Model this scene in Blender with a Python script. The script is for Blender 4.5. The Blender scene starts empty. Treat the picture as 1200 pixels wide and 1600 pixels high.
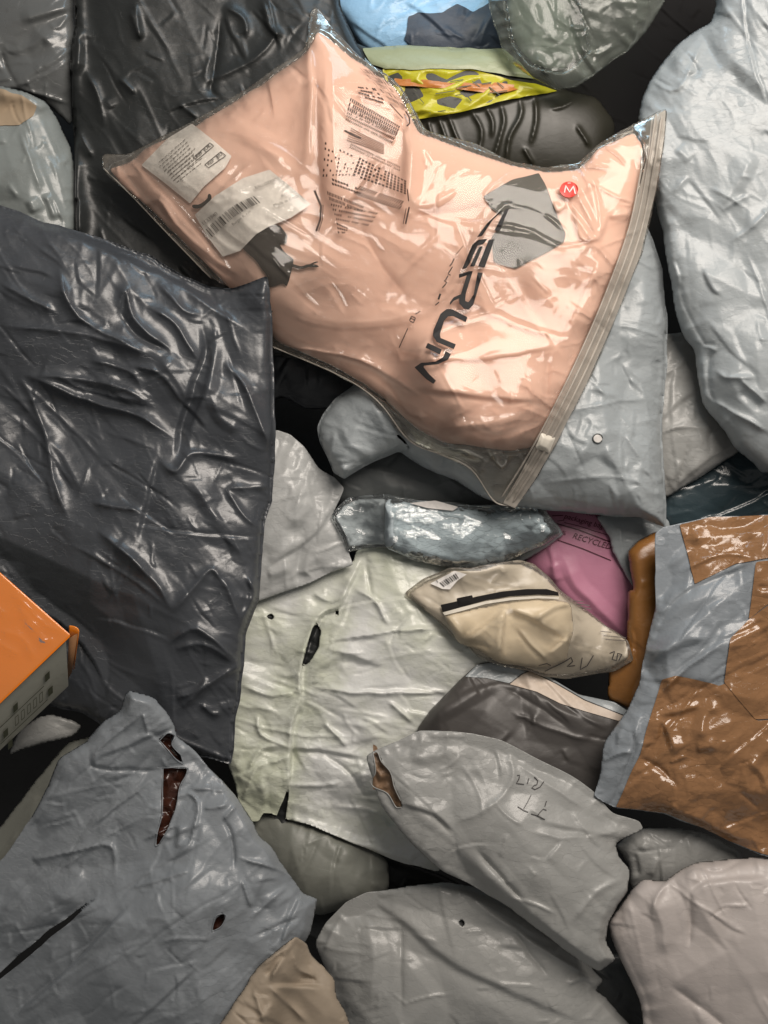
import bpy, math, random
import numpy as np

# ------------------------------------------------------------------ camera, light, exposure
scene = bpy.context.scene
D = 1700.0                 # camera height above the middle of the pile, in picture units
S = 1.0 / D                # metres per picture unit (camera stands 1 m above the pile)
FW, FH = 1200.0, 1600.0

cam_data = bpy.data.cameras.new("camera")
cam = bpy.data.objects.new("camera", cam_data)
scene.collection.objects.link(cam)
cam.location = (0, 0, 1.0)
cam_data.sensor_fit = 'VERTICAL'
cam_data.angle = 2 * math.atan(FH / 2 / D)
cam_data.clip_start = 0.01
cam_data.clip_end = 50
scene.camera = cam

world = bpy.data.worlds.new("World")
scene.world = world
world.use_nodes = True
world.node_tree.nodes["Background"].inputs[0].default_value = (1.0, 0.97, 0.93, 1)
world.node_tree.nodes["Background"].inputs[1].default_value = 0.16

def area_lamp(name, loc, target, size, energy, color):
    l = bpy.data.lights.new(name, 'AREA')
    l.shape = 'DISK'
    l.size = size
    l.energy = energy
    l.color = color
    o = bpy.data.objects.new(name, l)
    scene.collection.objects.link(o)
    o.location = loc
    import mathutils
    v = mathutils.Vector(target) - mathutils.Vector(loc)
    o.rotation_euler = v.to_track_quat('-Z', 'Y').to_euler()
    return o

area_lamp("ceiling_lamp", (0.42, 0.78, 1.02), (0.08, 0.0, 0), 0.85, 22, (1.0, 0.91, 0.82))
area_lamp("doorway_light", (0.06, 0.95, 0.22), (0.06, 0.45, -0.15), 0.25, 0.9, (0.50, 0.78, 1.0))

scene.view_settings.view_transform = 'Standard'
scene.view_settings.look = 'None'
scene.view_settings.exposure = 0.0
scene.view_settings.gamma = 1.0
scene.render.engine = 'CYCLES'
scene.cycles.transparent_max_bounces = 16

# ------------------------------------------------------------------ helpers: noise
def _hash(ix, iy, seed):
    h = (ix.astype(np.int64) * 374761393 + iy.astype(np.int64) * 668265263 + seed * 974634777) & 0xFFFFFFFF
    h = ((h ^ (h >> 13)) * 1274126177) & 0xFFFFFFFF
    h = h ^ (h >> 16)
    return (h & 0xFFFFFF) / float(0xFFFFFF)

def vnoise(x, y, seed):
    ix = np.floor(x); iy = np.floor(y)
    fx = x - ix; fy = y - iy
    ux = fx * fx * (3 - 2 * fx); uy = fy * fy * (3 - 2 * fy)
    a = _hash(ix, iy, seed); b = _hash(ix + 1, iy, seed)
    c = _hash(ix, iy + 1, seed); d = _hash(ix + 1, iy + 1, seed)
    return (a + (b - a) * ux + (c - a) * uy + (a - b - c + d) * ux * uy) * 2 - 1

def tin(x, y, seed):
    """random heights on a triangle lattice, linearly interpolated: flat facets meeting in sharp creases"""
    u = x - y * 0.57735; v = y * 1.1547
    iu = np.floor(u); iv = np.floor(v)
    fu = u - iu; fv = v - iv
    h10 = _hash(iu + 1, iv, seed); h01 = _hash(iu, iv + 1, seed)
    lo = fu + fv < 1
    ha = np.where(lo, _hash(iu, iv, seed), _hash(iu + 1, iv + 1, seed))
    w10 = np.where(lo, fu, 1 - fv); w01 = np.where(lo, fv, 1 - fu)
    wa = 1 - w10 - w01
    return (ha * wa + h10 * w10 + h01 * w01) * 2 - 1

def crumple(X, Y, scale, stretch, ang, seed):
    a = math.radians(ang)
    x = (X * math.cos(a) + Y * math.sin(a)) / (scale * stretch)
    y = (-X * math.sin(a) + Y * math.cos(a)) / scale
    wx = vnoise(x * 0.55 + 7, y * 0.55, seed + 11) * 0.42
    wy = vnoise(x * 0.55, y * 0.55 + 3, seed + 23) * 0.42
    return tin(x + wx + seed * 1.37, y + wy + seed * 0.71, seed)

def ridged(X, Y, scale, stretch, ang, seed):
    a = math.radians(ang)
    x = (X * math.cos(a) + Y * math.sin(a)) / (scale * stretch)
    y = (-X * math.sin(a) + Y * math.cos(a)) / scale
    y = y + vnoise(x * 0.9, y * 0.4, seed + 5) * 0.9
    n = vnoise(x, y, seed)
    m = np.clip(vnoise(x * 0.7 + 9, y * 0.45, seed + 77) * 1.6 + 0.35, 0, 1)
    return np.clip(1 - np.abs(n) * 3.0, 0, 1) ** 1.3 * m

# ------------------------------------------------------------------ helpers: outlines and lattices
def densify(poly, step=14.0, soft=0.18, wob=0.0, seed=0):
    p = [np.array(q, float) for q in poly]
    out = []
    n = len(p)
    for i in range(n):                                  # cut each corner a little
        a, b, c = p[i - 1], p[i], p[(i + 1) % n]
        ka = min(soft, 9.0 / max(1e-6, np.linalg.norm(a - b)))
        kc = min(soft, 9.0 / max(1e-6, np.linalg.norm(c - b)))
        out += [b + (a - b) * ka, b * 0.5 + (b + (a - b) * ka) * .25 + (b + (c - b) * kc) * .25, b + (c - b) * kc]
    res = []
    n = len(out)
    for i in range(n):
        a, b = out[i], out[(i + 1) % n]
        k = max(1, int(np.linalg.norm(b - a) / step))
        for j in range(k):
            res.append(a + (b - a) * j / k)
    r = np.array(res)
    if wob:
        r = r + np.stack([vnoise(r[:, 0] / 26, r[:, 1] / 26, seed + 1), vnoise(r[:, 0] / 26 + 40, r[:, 1] / 26, seed + 2)], 1) * wob
        r = r + np.stack([vnoise(r[:, 0] / 9, r[:, 1] / 9, seed + 3), vnoise(r[:, 0] / 9 + 40, r[:, 1] / 9, seed + 4)], 1) * wob * 0.4
    return r

def sdf(poly, X, Y):
    """positive inside; also the nearest outline point and the length along the outline"""
    best = np.full(X.shape, 1e12); nx = np.zeros(X.shape); ny = np.zeros(X.shape); arc = np.zeros(X.shape)
    inside = np.zeros(X.shape, bool)
    L = 0.0
    n = len(poly)
    for i in range(n):
        ax, ay = poly[i]; bx, by = poly[(i + 1) % n]
        dx, dy = bx - ax, by - ay
        l2 = dx * dx + dy * dy
        if l2 < 1e-9:
            continue
        t = np.clip(((X - ax) * dx + (Y - ay) * dy) / l2, 0, 1)
        px = ax + t * dx; py = ay + t * dy
        d2 = (X - px) ** 2 + (Y - py) ** 2
        m = d2 < best
        best = np.where(m, d2, best); nx = np.where(m, px, nx); ny = np.where(m, py, ny)
        ln = math.sqrt(l2)
        arc = np.where(m, L + t * ln, arc)
        L += ln
        if ay != by:
            inside ^= ((ay > Y) != (by > Y)) & (X < dx * (Y - ay) / dy + ax)
    d = np.sqrt(best)
    return np.where(inside, d, -d), nx, ny, arc

CELL = 2.5
GX0, GY0 = -150.0, -150.0
NGX, NGY = int((FW + 300) / CELL) + 1, int((FH + 300) / CELL) + 1
FLOOR = np.full((NGY, NGX), -400.0)            # top of everything laid so far
GXX, GYY = np.meshgrid(GX0 + np.arange(NGX) * CELL, GY0 + np.arange(NGY) * CELL)

def bilin(arr, x0, y0, cell, X, Y):
    u = np.clip((X - x0) / cell, 0, arr.shape[1] - 1.001); v = np.clip((Y - y0) / cell, 0, arr.shape[0] - 1.001)
    iu = u.astype(int); iv = v.astype(int); fu = u - iu; fv = v - iv
    return (arr[iv, iu] * (1 - fu) * (1 - fv) + arr[iv, iu + 1] * fu * (1 - fv)
            + arr[iv + 1, iu] * (1 - fu) * fv + arr[iv + 1, iu + 1] * fu * fv)

def blur(a, n):
    for _ in range(n):
        p = np.pad(a, 1, mode='edge')
        a = (p[1:-1, 1:-1] * 4 + (p[:-2, 1:-1] + p[2:, 1:-1] + p[1:-1, :-2] + p[1:-1, 2:]) * 2
             + p[:-2, :-2] + p[2:, 2:] + p[:-2, 2:] + p[2:, :-2]) / 16
    return a

def pillow(mask):
    """height of an inflated sheet over the mask, 0..1"""
    st = 4
    c = mask[::st, ::st].astype(float)
    P = np.zeros_like(c)
    for _ in range(500):
        q = np.pad(P, 1)
        P = (q[:-2, 1:-1] + q[2:, 1:-1] + q[1:-1, :-2] + q[1:-1, 2:] + 1.0) * 0.25 * c
    yy, xx = np.mgrid[0:mask.shape[0], 0:mask.shape[1]].astype(float)
    F = bilin(P, 0, 0, st, xx, yy) * st * st
    m = mask.astype(float)
    F = F * m
    for _ in range(60):
        q = np.pad(F, 1)
        F = (q[:-2, 1:-1] + q[2:, 1:-1] + q[1:-1, :-2] + q[1:-1, 2:] + 1.0) * 0.25 * m
    return np.sqrt(F / max(1e-6, F.max()))

def to_world(px, py, z):
    k = S * (D - z) / D
    return np.stack([(px - FW / 2) * k, -(py - FH / 2) * k, z * S], -1)

# ------------------------------------------------------------------ helpers: objects
COL = scene.collection
def link(name, me, material, parent=None, smooth=True):
    o = bpy.data.objects.new(name, me)
    COL.objects.link(o)
    if material is not None:
        me.materials.append(material)
    if smooth and len(me.polygons):
        me.polygons.foreach_set('use_smooth', np.ones(len(me.polygons), bool))
    if parent is not None:
        o.parent = parent
    return o

def tag(o, label, cat, group=None):
    o['label'] = label; o['category'] = cat
    if group:
        o['group'] = group
    return o

def mesh_np(name, verts, quads, tris=None):
    me = bpy.data.meshes.new(name)
    nq = len(quads); nt = 0 if tris is None else len(tris)
    me.vertices.add(len(verts)); me.vertices.foreach_set('co', np.asarray(verts, np.float32).ravel())
    loops = np.concatenate([np.asarray(quads, np.int32).ravel()] + ([np.asarray(tris, np.int32).ravel()] if nt else []))
    me.loops.add(len(loops)); me.loops.foreach_set('vertex_index', loops)
    me.polygons.add(nq + nt)
    st = np.concatenate([np.arange(nq) * 4, nq * 4 + np.arange(nt) * 3]).astype(np.int32)
    me.polygons.foreach_set('loop_start', st)
    me.update(calc_edges=True)
    me.validate()
    return me

def lattice_mesh(name, d, nx, ny, X, Y, zt, zb):
    """closed body over the lattice cells inside the outline; rim vertices are moved onto the outline"""
    ins = d > 0
    cell = ins[:-1, :-1] | ins[1:, :-1] | ins[:-1, 1:] | ins[1:, 1:]
    used = np.zeros(ins.shape, bool)
    used[:-1, :-1] |= cell; used[1:, :-1] |= cell; used[:-1, 1:] |= cell; used[1:, 1:] |= cell
    rim = used & ~ins
    px = np.where(rim, nx, X); py = np.where(rim, ny, Y)
    idt = np.full(ins.shape, -1); idt[used] = np.arange(used.sum())
    vt = to_world(px[used], py[used], zt[used])
    a = idt[:-1, :-1][cell]; b = idt[1:, :-1][cell]; c = idt[1:, 1:][cell]; e = idt[:-1, 1:][cell]
    qt = np.stack([a, b, c, e], 1)
    if zb is None:
        return mesh_np(name, vt, qt)
    idb = idt.copy(); inn = used & ~rim
    idb[inn] = used.sum() + np.arange(inn.sum())
    vb = to_world(px[inn], py[inn], zb[inn])
    a = idb[:-1, :-1][cell]; b = idb[1:, :-1][cell]; c = idb[1:, 1:][cell]; e = idb[:-1, 1:][cell]
    qb = np.stack([a, e, c, b], 1)
    full = rim[:-1, :-1] & rim[1:, :-1] & rim[1:, 1:] & rim[:-1, 1:]
    qb = qb[~full[cell]]
    return mesh_np(name, np.concatenate([vt, vb]), np.concatenate([qt, qb]))

def polyline_dist(pts, X, Y):
    best = np.full(X.shape, 1e12); sd = np.zeros(X.shape); T = np.zeros(X.shape)
    p = np.array(pts, float)
    seg = np.linalg.norm(np.diff(p, axis=0), axis=1); tot = seg.sum(); acc = 0
    for i in range(len(p) - 1):
        ax, ay = p[i]; dx, dy = p[i + 1] - p[i]
        l2 = dx * dx + dy * dy + 1e-9
        t = np.clip(((X - ax) * dx + (Y - ay) * dy) / l2, 0, 1)
        qx = X - ax - t * dx; qy = Y - ay - t * dy
        d2 = qx * qx + qy * qy
        m = d2 < best
        best = np.where(m, d2, best)
        sd = np.where(m, np.sign(qx * dy - qy * dx), sd)
        T = np.where(m, (acc + t * seg[i]) / tot, T)
        acc += seg[i]
    return np.sqrt(best), sd, T

def smooth_line(pts, k=4):
    p = np.array(pts, float)
    if len(p) < 3:
        return p
    P = np.vstack([2 * p[0] - p[1], p, 2 * p[-1] - p[-2]])
    out = []
    for i in range(1, len(P) - 2):
        for j in range(k):
            t = j / k
            out.append(0.5 * ((2 * P[i]) + (-P[i - 1] + P[i + 1]) * t + (2 * P[i - 1] - 5 * P[i] + 4 * P[i + 1] - P[i + 2]) * t * t
                              + (-P[i - 1] + 3 * P[i] - 3 * P[i + 1] + P[i + 2]) * t ** 3))
    out.append(p[-1])
    return np.array(out)

def add_creases(Z, X, Y, creases):
    """('r', pts, width, height): a sharp ridge (or valley, if negative); ('s', pts, width, height): the left side stands
    proud of the right side, as a fold lying over; ('b', pts, width, height): a rounded roll"""
    for kind, pts, w, amp in creases:
        p = smooth_line(pts)
        reach = {'r': 6 * w, 's': 14 * w, 'b': 3 * w}[kind]
        x0, y0 = X[0, 0], Y[0, 0]
        i0 = max(0, int((p[:, 0].min() - reach - x0) / CELL)); i1 = min(X.shape[1], int((p[:, 0].max() + reach - x0) / CELL) + 2)
        j0 = max(0, int((p[:, 1].min() - reach - y0) / CELL)); j1 = min(X.shape[0], int((p[:, 1].max() + reach - y0) / CELL) + 2)
        if i1 <= i0 or j1 <= j0:
            continue
        sl = (slice(j0, j1), slice(i0, i1))
        xs = X[sl]; ys = Y[sl]
        xs = xs + vnoise(xs / 23, ys / 23, 5) * 1.3; ys = ys + vnoise(xs / 23, ys / 23, 9) * 1.3
        d, sd, T = polyline_dist(p, xs, ys)
        taper = np.clip(np.minimum(T, 1 - T) * 5 + 0.12, 0, 1)
        if kind == 'r':
            Z[sl] += amp * taper * np.exp(-d / w) * np.clip(1.2 - d / (5 * w), 0, 1)
        elif kind == 'b':
            Z[sl] += amp * taper * np.clip(1 - d / np.where(sd > 0, 2.1 * w, 1.1 * w), 0, 1)
        else:
            s = np.tanh(sd * d / w)
            Z[sl] += amp * taper * s * np.exp(-d / (5 * w)) * np.clip(1 - d / (13 * w), 0, 1) * np.where(sd > 0, 1.0, 0.8)
    return Z

def random_creases(Z, d, X, Y, specs, seed):
    """many short sharp creases, pinched at their middles: specs = [(per 100x100, length, spread, angle, spread, height, width)]"""
    rnd = random.Random(seed)
    ys, xs = np.nonzero(d > 4)
    if len(ys) == 0:
        return Z
    area = len(ys) * CELL * CELL / 1e4
    for dens, ln, ang, spr, amp, w in specs:
        for _ in range(int(area * dens)):
            k = rnd.randrange(len(ys))
            x = X[0, xs[k]]; y = Y[ys[k], 0]
            a = math.radians(ang + rnd.gauss(0, spr)); L = ln * rnd.uniform(.4, 1.5); bend = rnd.uniform(-.28, .28)
            p = []
            for t in (-.5, -.17, .17, .5):
                aa = a + bend * t
                p.append((x + L * t * math.cos(aa) + rnd.uniform(-1.5, 1.5), y + L * t * math.sin(aa) + rnd.uniform(-1.5, 1.5)))
            am = amp * rnd.uniform(.4, 1.4) * rnd.choice((1, 1, -1)); ww = w * rnd.uniform(.7, 1.5)
            add_creases(Z, X, Y, [('s' if rnd.random() < .5 else 'r', p, ww * (0.6 if am < 0 else 1), am)])
    return Z

def facet_field(X, Y, d, specs, seed):
    """crumpled sheet: random points, large and small spacing mixed, joined into flat triangles at random heights"""
    from mathutils import Vector, geometry
    rnd = random.Random(seed * 7 + 1)
    out = np.zeros(X.shape)
    x0, x1, y0, y1 = X[0, 0] - 20, X[0, -1] + 20, Y[0, 0] - 20, Y[-1, 0] + 20
    for sp, co, st, an in specs:
        a = math.radians(an); ca, sa = math.cos(a), math.sin(a)
        U = (X * ca + Y * sa) / st; V = -X * sa + Y * ca
        cu = [((x * ca + y * sa) / st, -x * sa + y * ca) for x in (x0, x1) for y in (y0, y1)]
        u0, u1 = min(c[0] for c in cu) - sp, max(c[0] for c in cu) + sp
        v0, v1 = min(c[1] for c in cu) - sp, max(c[1] for c in cu) + sp
        n = int((u1 - u0) * (v1 - v0) / sp ** 2 * 2.2)
        q = np.array([(rnd.uniform(u0, u1), rnd.uniform(v0, v1)) for _ in range(n)])
        den = np.clip(0.5 + 1.1 * vnoise(q[:, 0] / (sp * 2.6), q[:, 1] / (sp * 2.6), seed + 41), 0.10, 1.3)
        keep = []
        for i in range(n):
            r = sp * 0.42 / math.sqrt(den[i])
            if all((q[i, 0] - q[j, 0]) ** 2 + (q[i, 1] - q[j, 1]) ** 2 > r * r for j in keep):
                keep.append(i)
        q = np.vstack([q[keep], [(u0, v0), (u0, v1), (u1, v0), (u1, v1)]])
        verts, _, faces, _, _, _ = geometry.delaunay_2d_cdt([Vector(p) for p in q], [], [], 0, 1e-6)
        P = np.array([(v.x, v.y) for v in verts])
        D2 = ((P[:, None, :] - P[None, :, :]) ** 2).sum(2); np.fill_diagonal(D2, 1e12)
        near = np.sqrt(np.sort(D2, 1)[:, :3].mean(1))
        hz = np.array([rnd.uniform(-1, 1) for _ in range(len(P))]) * np.minimum(near, sp * 1.6) * co
        # rasterise every triangle onto the lattice through a fine table in (U, V)
        cs = max(1.5, min(2.0, sp / 14)); nu = int((u1 - u0) / cs) + 2; nv = int((v1 - v0) / cs) + 2
        T = np.zeros((nv, nu))
        for f in faces:
            A, B, C = P[f[0]], P[f[1]], P[f[2]]
            i0 = max(0, int((min(A[0], B[0], C[0]) - u0) / cs)); i1 = min(nu, int((max(A[0], B[0], C[0]) - u0) / cs) + 2)
            j0 = max(0, int((min(A[1], B[1], C[1]) - v0) / cs)); j1 = min(nv, int((max(A[1], B[1], C[1]) - v0) / cs) + 2)
            uu = u0 + np.arange(i0, i1)[None, :] * cs; vv = v0 + np.arange(j0, j1)[:, None] * cs
            det = (B[1] - C[1]) * (A[0] - C[0]) + (C[0] - B[0]) * (A[1] - C[1])
            if abs(det) < 1e-9:
                continue
            l1 = ((B[1] - C[1]) * (uu - C[0]) + (C[0] - B[0]) * (vv - C[1])) / det
            l2 = ((C[1] - A[1]) * (uu - C[0]) + (A[0] - C[0]) * (vv - C[1])) / det
            l3 = 1 - l1 - l2
            m = (l1 > -1e-6) & (l2 > -1e-6) & (l3 > -1e-6)
            T[j0:j1, i0:i1] = np.where(m, l1 * hz[f[0]] + l2 * hz[f[1]] + l3 * hz[f[2]], T[j0:j1, i0:i1])
        out += bilin(T, u0, v0, cs, U, V)
    return out

class Host: pass

def softened(h, n, up=0.0):
    k = Host(); k.__dict__.update(h.__dict__); k.z = blur(h.z, n) + up
    return k


def body(name, poly, material, base, H, gamma=0.7, lip=0.0, tilt=(0, 0), tins=(), folds=(), pucker=None, creases=(),
         bumps=(), holes=(), rc=None, rcm=1.0, tinm=1.0, foldm=0.3, fac=None, facm=1.0, cw=0.55, ca=0.55, depth=25.0, seed=1, wob=1.6, parent=None, soft=0.18, floor=None, cover=True, stiff=40, under=None):
    r = densify(poly, soft=soft, wob=wob, seed=seed)
    x0 = max(GX0, math.floor((r[:, 0].min() - GX0) / CELL - 2) * CELL + GX0); y0 = max(GY0, math.floor((r[:, 1].min() - GY0) / CELL - 2) * CELL + GY0)
    i0 = int(round((x0 - GX0) / CELL)); j0 = int(round((y0 - GY0) / CELL))
    i1 = min(NGX, int((r[:, 0].max() - GX0) / CELL) + 4); j1 = min(NGY, int((r[:, 1].max() - GY0) / CELL) + 4)
    X, Y = np.meshgrid(GX0 + np.arange(i0, i1) * CELL, GY0 + np.arange(j0, j1) * CELL)
    d, nx, ny, arc = sdf(r, X, Y)
    d[0, :] = np.minimum(d[0, :], -CELL * 1.01); d[-1, :] = np.minimum(d[-1, :], -CELL * 1.01); d[:, 0] = np.minimum(d[:, 0], -CELL * 1.01); d[:, -1] = np.minimum(d[:, -1], -CELL * 1.01)
    if lip:
        q = pillow(d > lip)
    else:
        q = pillow(d > 0)
    qg = q ** gamma
    cx, cy = r[:, 0].mean(), r[:, 1].mean()
    fl = FLOOR[j0:j1, i0:i1]
    rest = np.maximum(fl + 1.0, base + tilt[0] * (X - cx) + tilt[1] * (Y - cy))
    for _ in range(3):
        p = np.pad(rest, 1, mode='edge')
        rest = np.maximum(np.maximum(np.maximum(p[:-2, 1:-1], p[2:, 1:-1]), np.maximum(p[1:-1, :-2], p[1:-1, 2:])), rest)
    R = np.maximum(blur(rest, stiff), fl + 1.0)
    zs = R + H * qg
    for bx, by, br, ba in bumps:
        zs = zs + ba * np.exp(-((X - bx) ** 2 + (Y - by) ** 2) / br ** 2)
    W = np.zeros(X.shape)
    amp = 0.0
    big = np.clip(0.75 + 0.6 * vnoise(X / 150 + seed, Y / 150, seed + 31), 0.15, 1.4)
    for sc, am, stt, an in tins:
        W += tinm * am * (0.25 if sc < 60 else 0.6) * (0.5 if sc < 20 else 1) * crumple(X, Y, sc, stt, an, seed * 13 + int(sc)) * (big if sc < 70 else 1.0)
        amp += am * 0.5
    for sc, am, stt, an in folds:
        W += foldm * am * ridged(X, Y, sc, stt, an, seed * 17 + int(sc))
        amp += am * 0.4
    if pucker:
        pa, pl, pd = pucker
        W += pa * (np.abs(vnoise(arc / pl, d / (pl * 3), seed + 3)) * -2 + 0.6) * np.exp(-np.maximum(d, 0) / pd) * np.clip(d / 5, 0.2, 1)
        W += 1.7 * vnoise(arc / 7.5, d / 40, seed + 8) * np.exp(-np.maximum(d, 0) / 11) + 1.3 * vnoise(arc / 14, d / 60, seed + 9) * np.exp(-np.maximum(d, 0) / 26)
    ef = 0.35 + 0.65 * np.clip(d / 12, 0, 1)
    if fac is None:
        fac = [(85, 0.17, 1.8, tins[0][3] if tins else 0), (34, 0.15, 1.6, (tins[0][3] if tins else 0) + 25)]
    if fac:
        W += facm * facet_field(X, Y, d, fac, seed)
    if rc is None:
        a0 = tins[0][3] if tins else 0
        rc = [(0.8, 150, a0, 18, 3.4, 2.3), (2.2, 66, a0, 32, 2.7, 1.9), (4.5, 30, a0, 60, 2.1, 1.7)]
    W = random_creases(W, d, X, Y, [(q[0] * rcm, *q[1:]) for q in rc], seed)
    W = W * ef
    W = add_creases(W, X, Y, [(k_, p_, (w_ if k_ == 'b' else w_ * cw), (a_ * 0.8 if k_ == 'b' else a_ * ca)) for k_, p_, w_, a_ in creases])
    zt = np.maximum(zs + W, R + 1.5)
    if bumps:
        zt = np.where(zs < R, np.maximum(zs + W, fl + 3), zt)
    zb = np.maximum(np.minimum(zt - 2.5, blur(zt, 4) - 2.5), fl + 0.8)
    if under is not None:
        ui = (X >= under.x0) & (X <= under.X[0, -1]) & (Y >= under.y0) & (Y <= under.Y[-1, 0])
        zb = np.minimum(zb, np.where(ui & (bilin(under.d, under.x0, under.y0, CELL, X, Y) > -4), bilin(under.zb, under.x0, under.y0, CELL, X, Y) - 1.5, zb))
    zt = np.maximum(zt, zb + 1.5)
    dd = d
    for hp in holes:
        hr = densify(hp, step=5, soft=0.1, wob=1.2, seed=seed + 9)
        hd, hx, hy, _ = sdf(hr, X, Y)
        m = -hd < dd
        nx = np.where(m, hx, nx); ny = np.where(m, hy, ny)
        dd = np.where(m, -hd, dd)
    me = lattice_mesh(name, dd, nx, ny, X, Y, zt, zb)
    o = link(name, me, material, parent)
    h = Host()
    h.nx = nx; h.ny = ny; h.dd = dd; h.name = name; h.mat = material
    h.o = o; h.z = zt; h.x0 = X[0, 0]; h.y0 = Y[0, 0]; h.zb = zb; h.d = d; h.X = X; h.Y = Y; h.sl = (slice(j0, j1), slice(i0, i1))
    if cover:
        lay(h)
    return h

def lay(h):
    """everything built after this lies on top of the body"""
    FLOOR[h.sl] = np.where(h.d > -CELL, np.maximum(FLOOR[h.sl], h.z), FLOOR[h.sl])

def surf(h, X, Y):
    return bilin(h.z, h.x0, h.y0, CELL, np.asarray(X, float), np.asarray(Y, float))

def patch(name, h, poly, material, off=1.2, cell=2.0, parent=None, soft=0.08, wob=0.0, label=None, relief=None, own=True):
    """a sheet (tape, label, print) lying on a body"""
    r = densify(poly, step=6, soft=soft, wob=wob, seed=3)
    X, Y = np.meshgrid(np.arange(r[:, 0].min() - 2 * cell, r[:, 0].max() + 3 * cell, cell), np.arange(r[:, 1].min() - 2 * cell, r[:, 1].max() + 3 * cell, cell))
    d, nx, ny, _ = sdf(r, X, Y)
    rim = d <= 0
    zz = surf(h, np.where(rim, nx, X), np.where(rim, ny, Y)) + off
    if relief is not None:
        zz = zz + relief(X, Y) * np.clip(d / 6, 0, 1)
    me = lattice_mesh(name, d, nx, ny, X, Y, zz, None)
    o = link(name, me, material, parent if parent is not None else h.o)
    if label:
        o['label'] = label
    return o

def ribbons(name, h, lines, material, off=1.3, parent=None, step=3.0):
    """printed or drawn strokes on a body: lines = [(points, width)], joined into one print"""
    V = []; Q = []; n0 = 0
    for pts, w in lines:
        p = np.array(pts, float)
        res = [p[0]]
        for a, b in zip(p[:-1], p[1:]):
            k = max(1, int(np.linalg.norm(b - a) / step))
            res += [a + (b - a) * (i + 1) / k for i in range(k)]
        r = np.array(res)
        t = np.gradient(r, axis=0); t /= np.maximum(1e-9, np.linalg.norm(t, axis=1))[:, None]
        nrm = np.stack([-t[:, 1], t[:, 0]], 1) * w / 2
        L = r + nrm; R = r - nrm
        vv = np.empty((2 * len(r), 2)); vv[0::2] = L; vv[1::2] = R
        V.append(to_world(vv[:, 0], vv[:, 1], surf(h, vv[:, 0], vv[:, 1]) + off))
        k = np.arange(len(r) - 1) * 2 + n0
        Q.append(np.stack([k, k + 2, k + 3, k + 1], 1))
        n0 += 2 * len(r)
    me = mesh_np(name, np.concatenate(V), np.concatenate(Q))
    return link(name, me, material, parent if parent is not None else h.o, smooth=False)

def tube(name, h, pts, rad, material, off=2.0, parent=None, sides=7, smooth=True, flat=1.0):
    """a cord or moulded rib lying on a body"""
    p = smooth_line(pts, 5)
    res = [p[0]]
    for a, b in zip(p[:-1], p[1:]):
        k = max(1, int(np.linalg.norm(b - a) / 4))
        res += [a + (b - a) * (i + 1) / k for i in range(k)]
    r = np.array(res); n = len(r)
    t = np.gradient(r, axis=0); t /= np.maximum(1e-9, np.linalg.norm(t, axis=1))[:, None]
    rr = np.full(n, rad) * np.clip(np.minimum(np.arange(n), n - 1 - np.arange(n)) * 0.5 + 0.35, 0, 1)
    z0 = surf(h, r[:, 0], r[:, 1]) + off
    V = []
    for k in range(sides):
        a = 2 * math.pi * k / sides
        V.append(to_world(r[:, 0] - t[:, 1] * math.cos(a) * rr, r[:, 1] + t[:, 0] * math.cos(a) * rr, z0 + math.sin(a) * rr * flat))
    V = np.concatenate(V)
    Q = []
    for k in range(sides):
        k2 = (k + 1) % sides
        i = np.arange(n - 1)
        Q.append(np.stack([k * n + i, k * n + i + 1, k2 * n + i + 1, k2 * n + i], 1))
    me = mesh_np(name, V, np.concatenate(Q))
    return link(name, me, material, parent if parent is not None else h.o, smooth)

def dashes(name, h, blocks, material, off=1.4, parent=None, seed=4):
    """rows of small printed marks: blocks = [(corner quad, rows, columns, mark width, mark height, share printed, slant)]"""
    rnd = random.Random(seed)
    V = []; n = 0
    for q, rows, cols, mw, mh, fill, sl in blocks:
        q = np.array(q, float)
        def at(u, v):
            return (q[0] * (1 - u) + q[1] * u) * (1 - v) + (q[3] * (1 - u) + q[2] * u) * v
        for i in range(rows):
            gap = 0
            for j in range(cols):
                if rnd.random() > fill:
                    continue
                v0 = (i + 0.5 - mh / 2) / rows; v1 = (i + 0.5 + mh / 2 * rnd.uniform(.6, 1)) / rows
                u0 = (j + 0.5 - mw / 2) / cols; u1 = (j + 0.5 + mw / 2) / cols
                for u, v in ((u0, v0), (u1, v0), (u1 + sl / cols, v1), (u0 + sl / cols, v1)):
                    V.append(at(u, v))
                n += 1
    V = np.array(V)
    Q = np.arange(4 * n).reshape(-1, 4)
    me = mesh_np(name, to_world(V[:, 0], V[:, 1], surf(h, V[:, 0], V[:, 1]) + off), Q)
    return link(name, me, material, parent if parent is not None else h.o, smooth=False)

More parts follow.
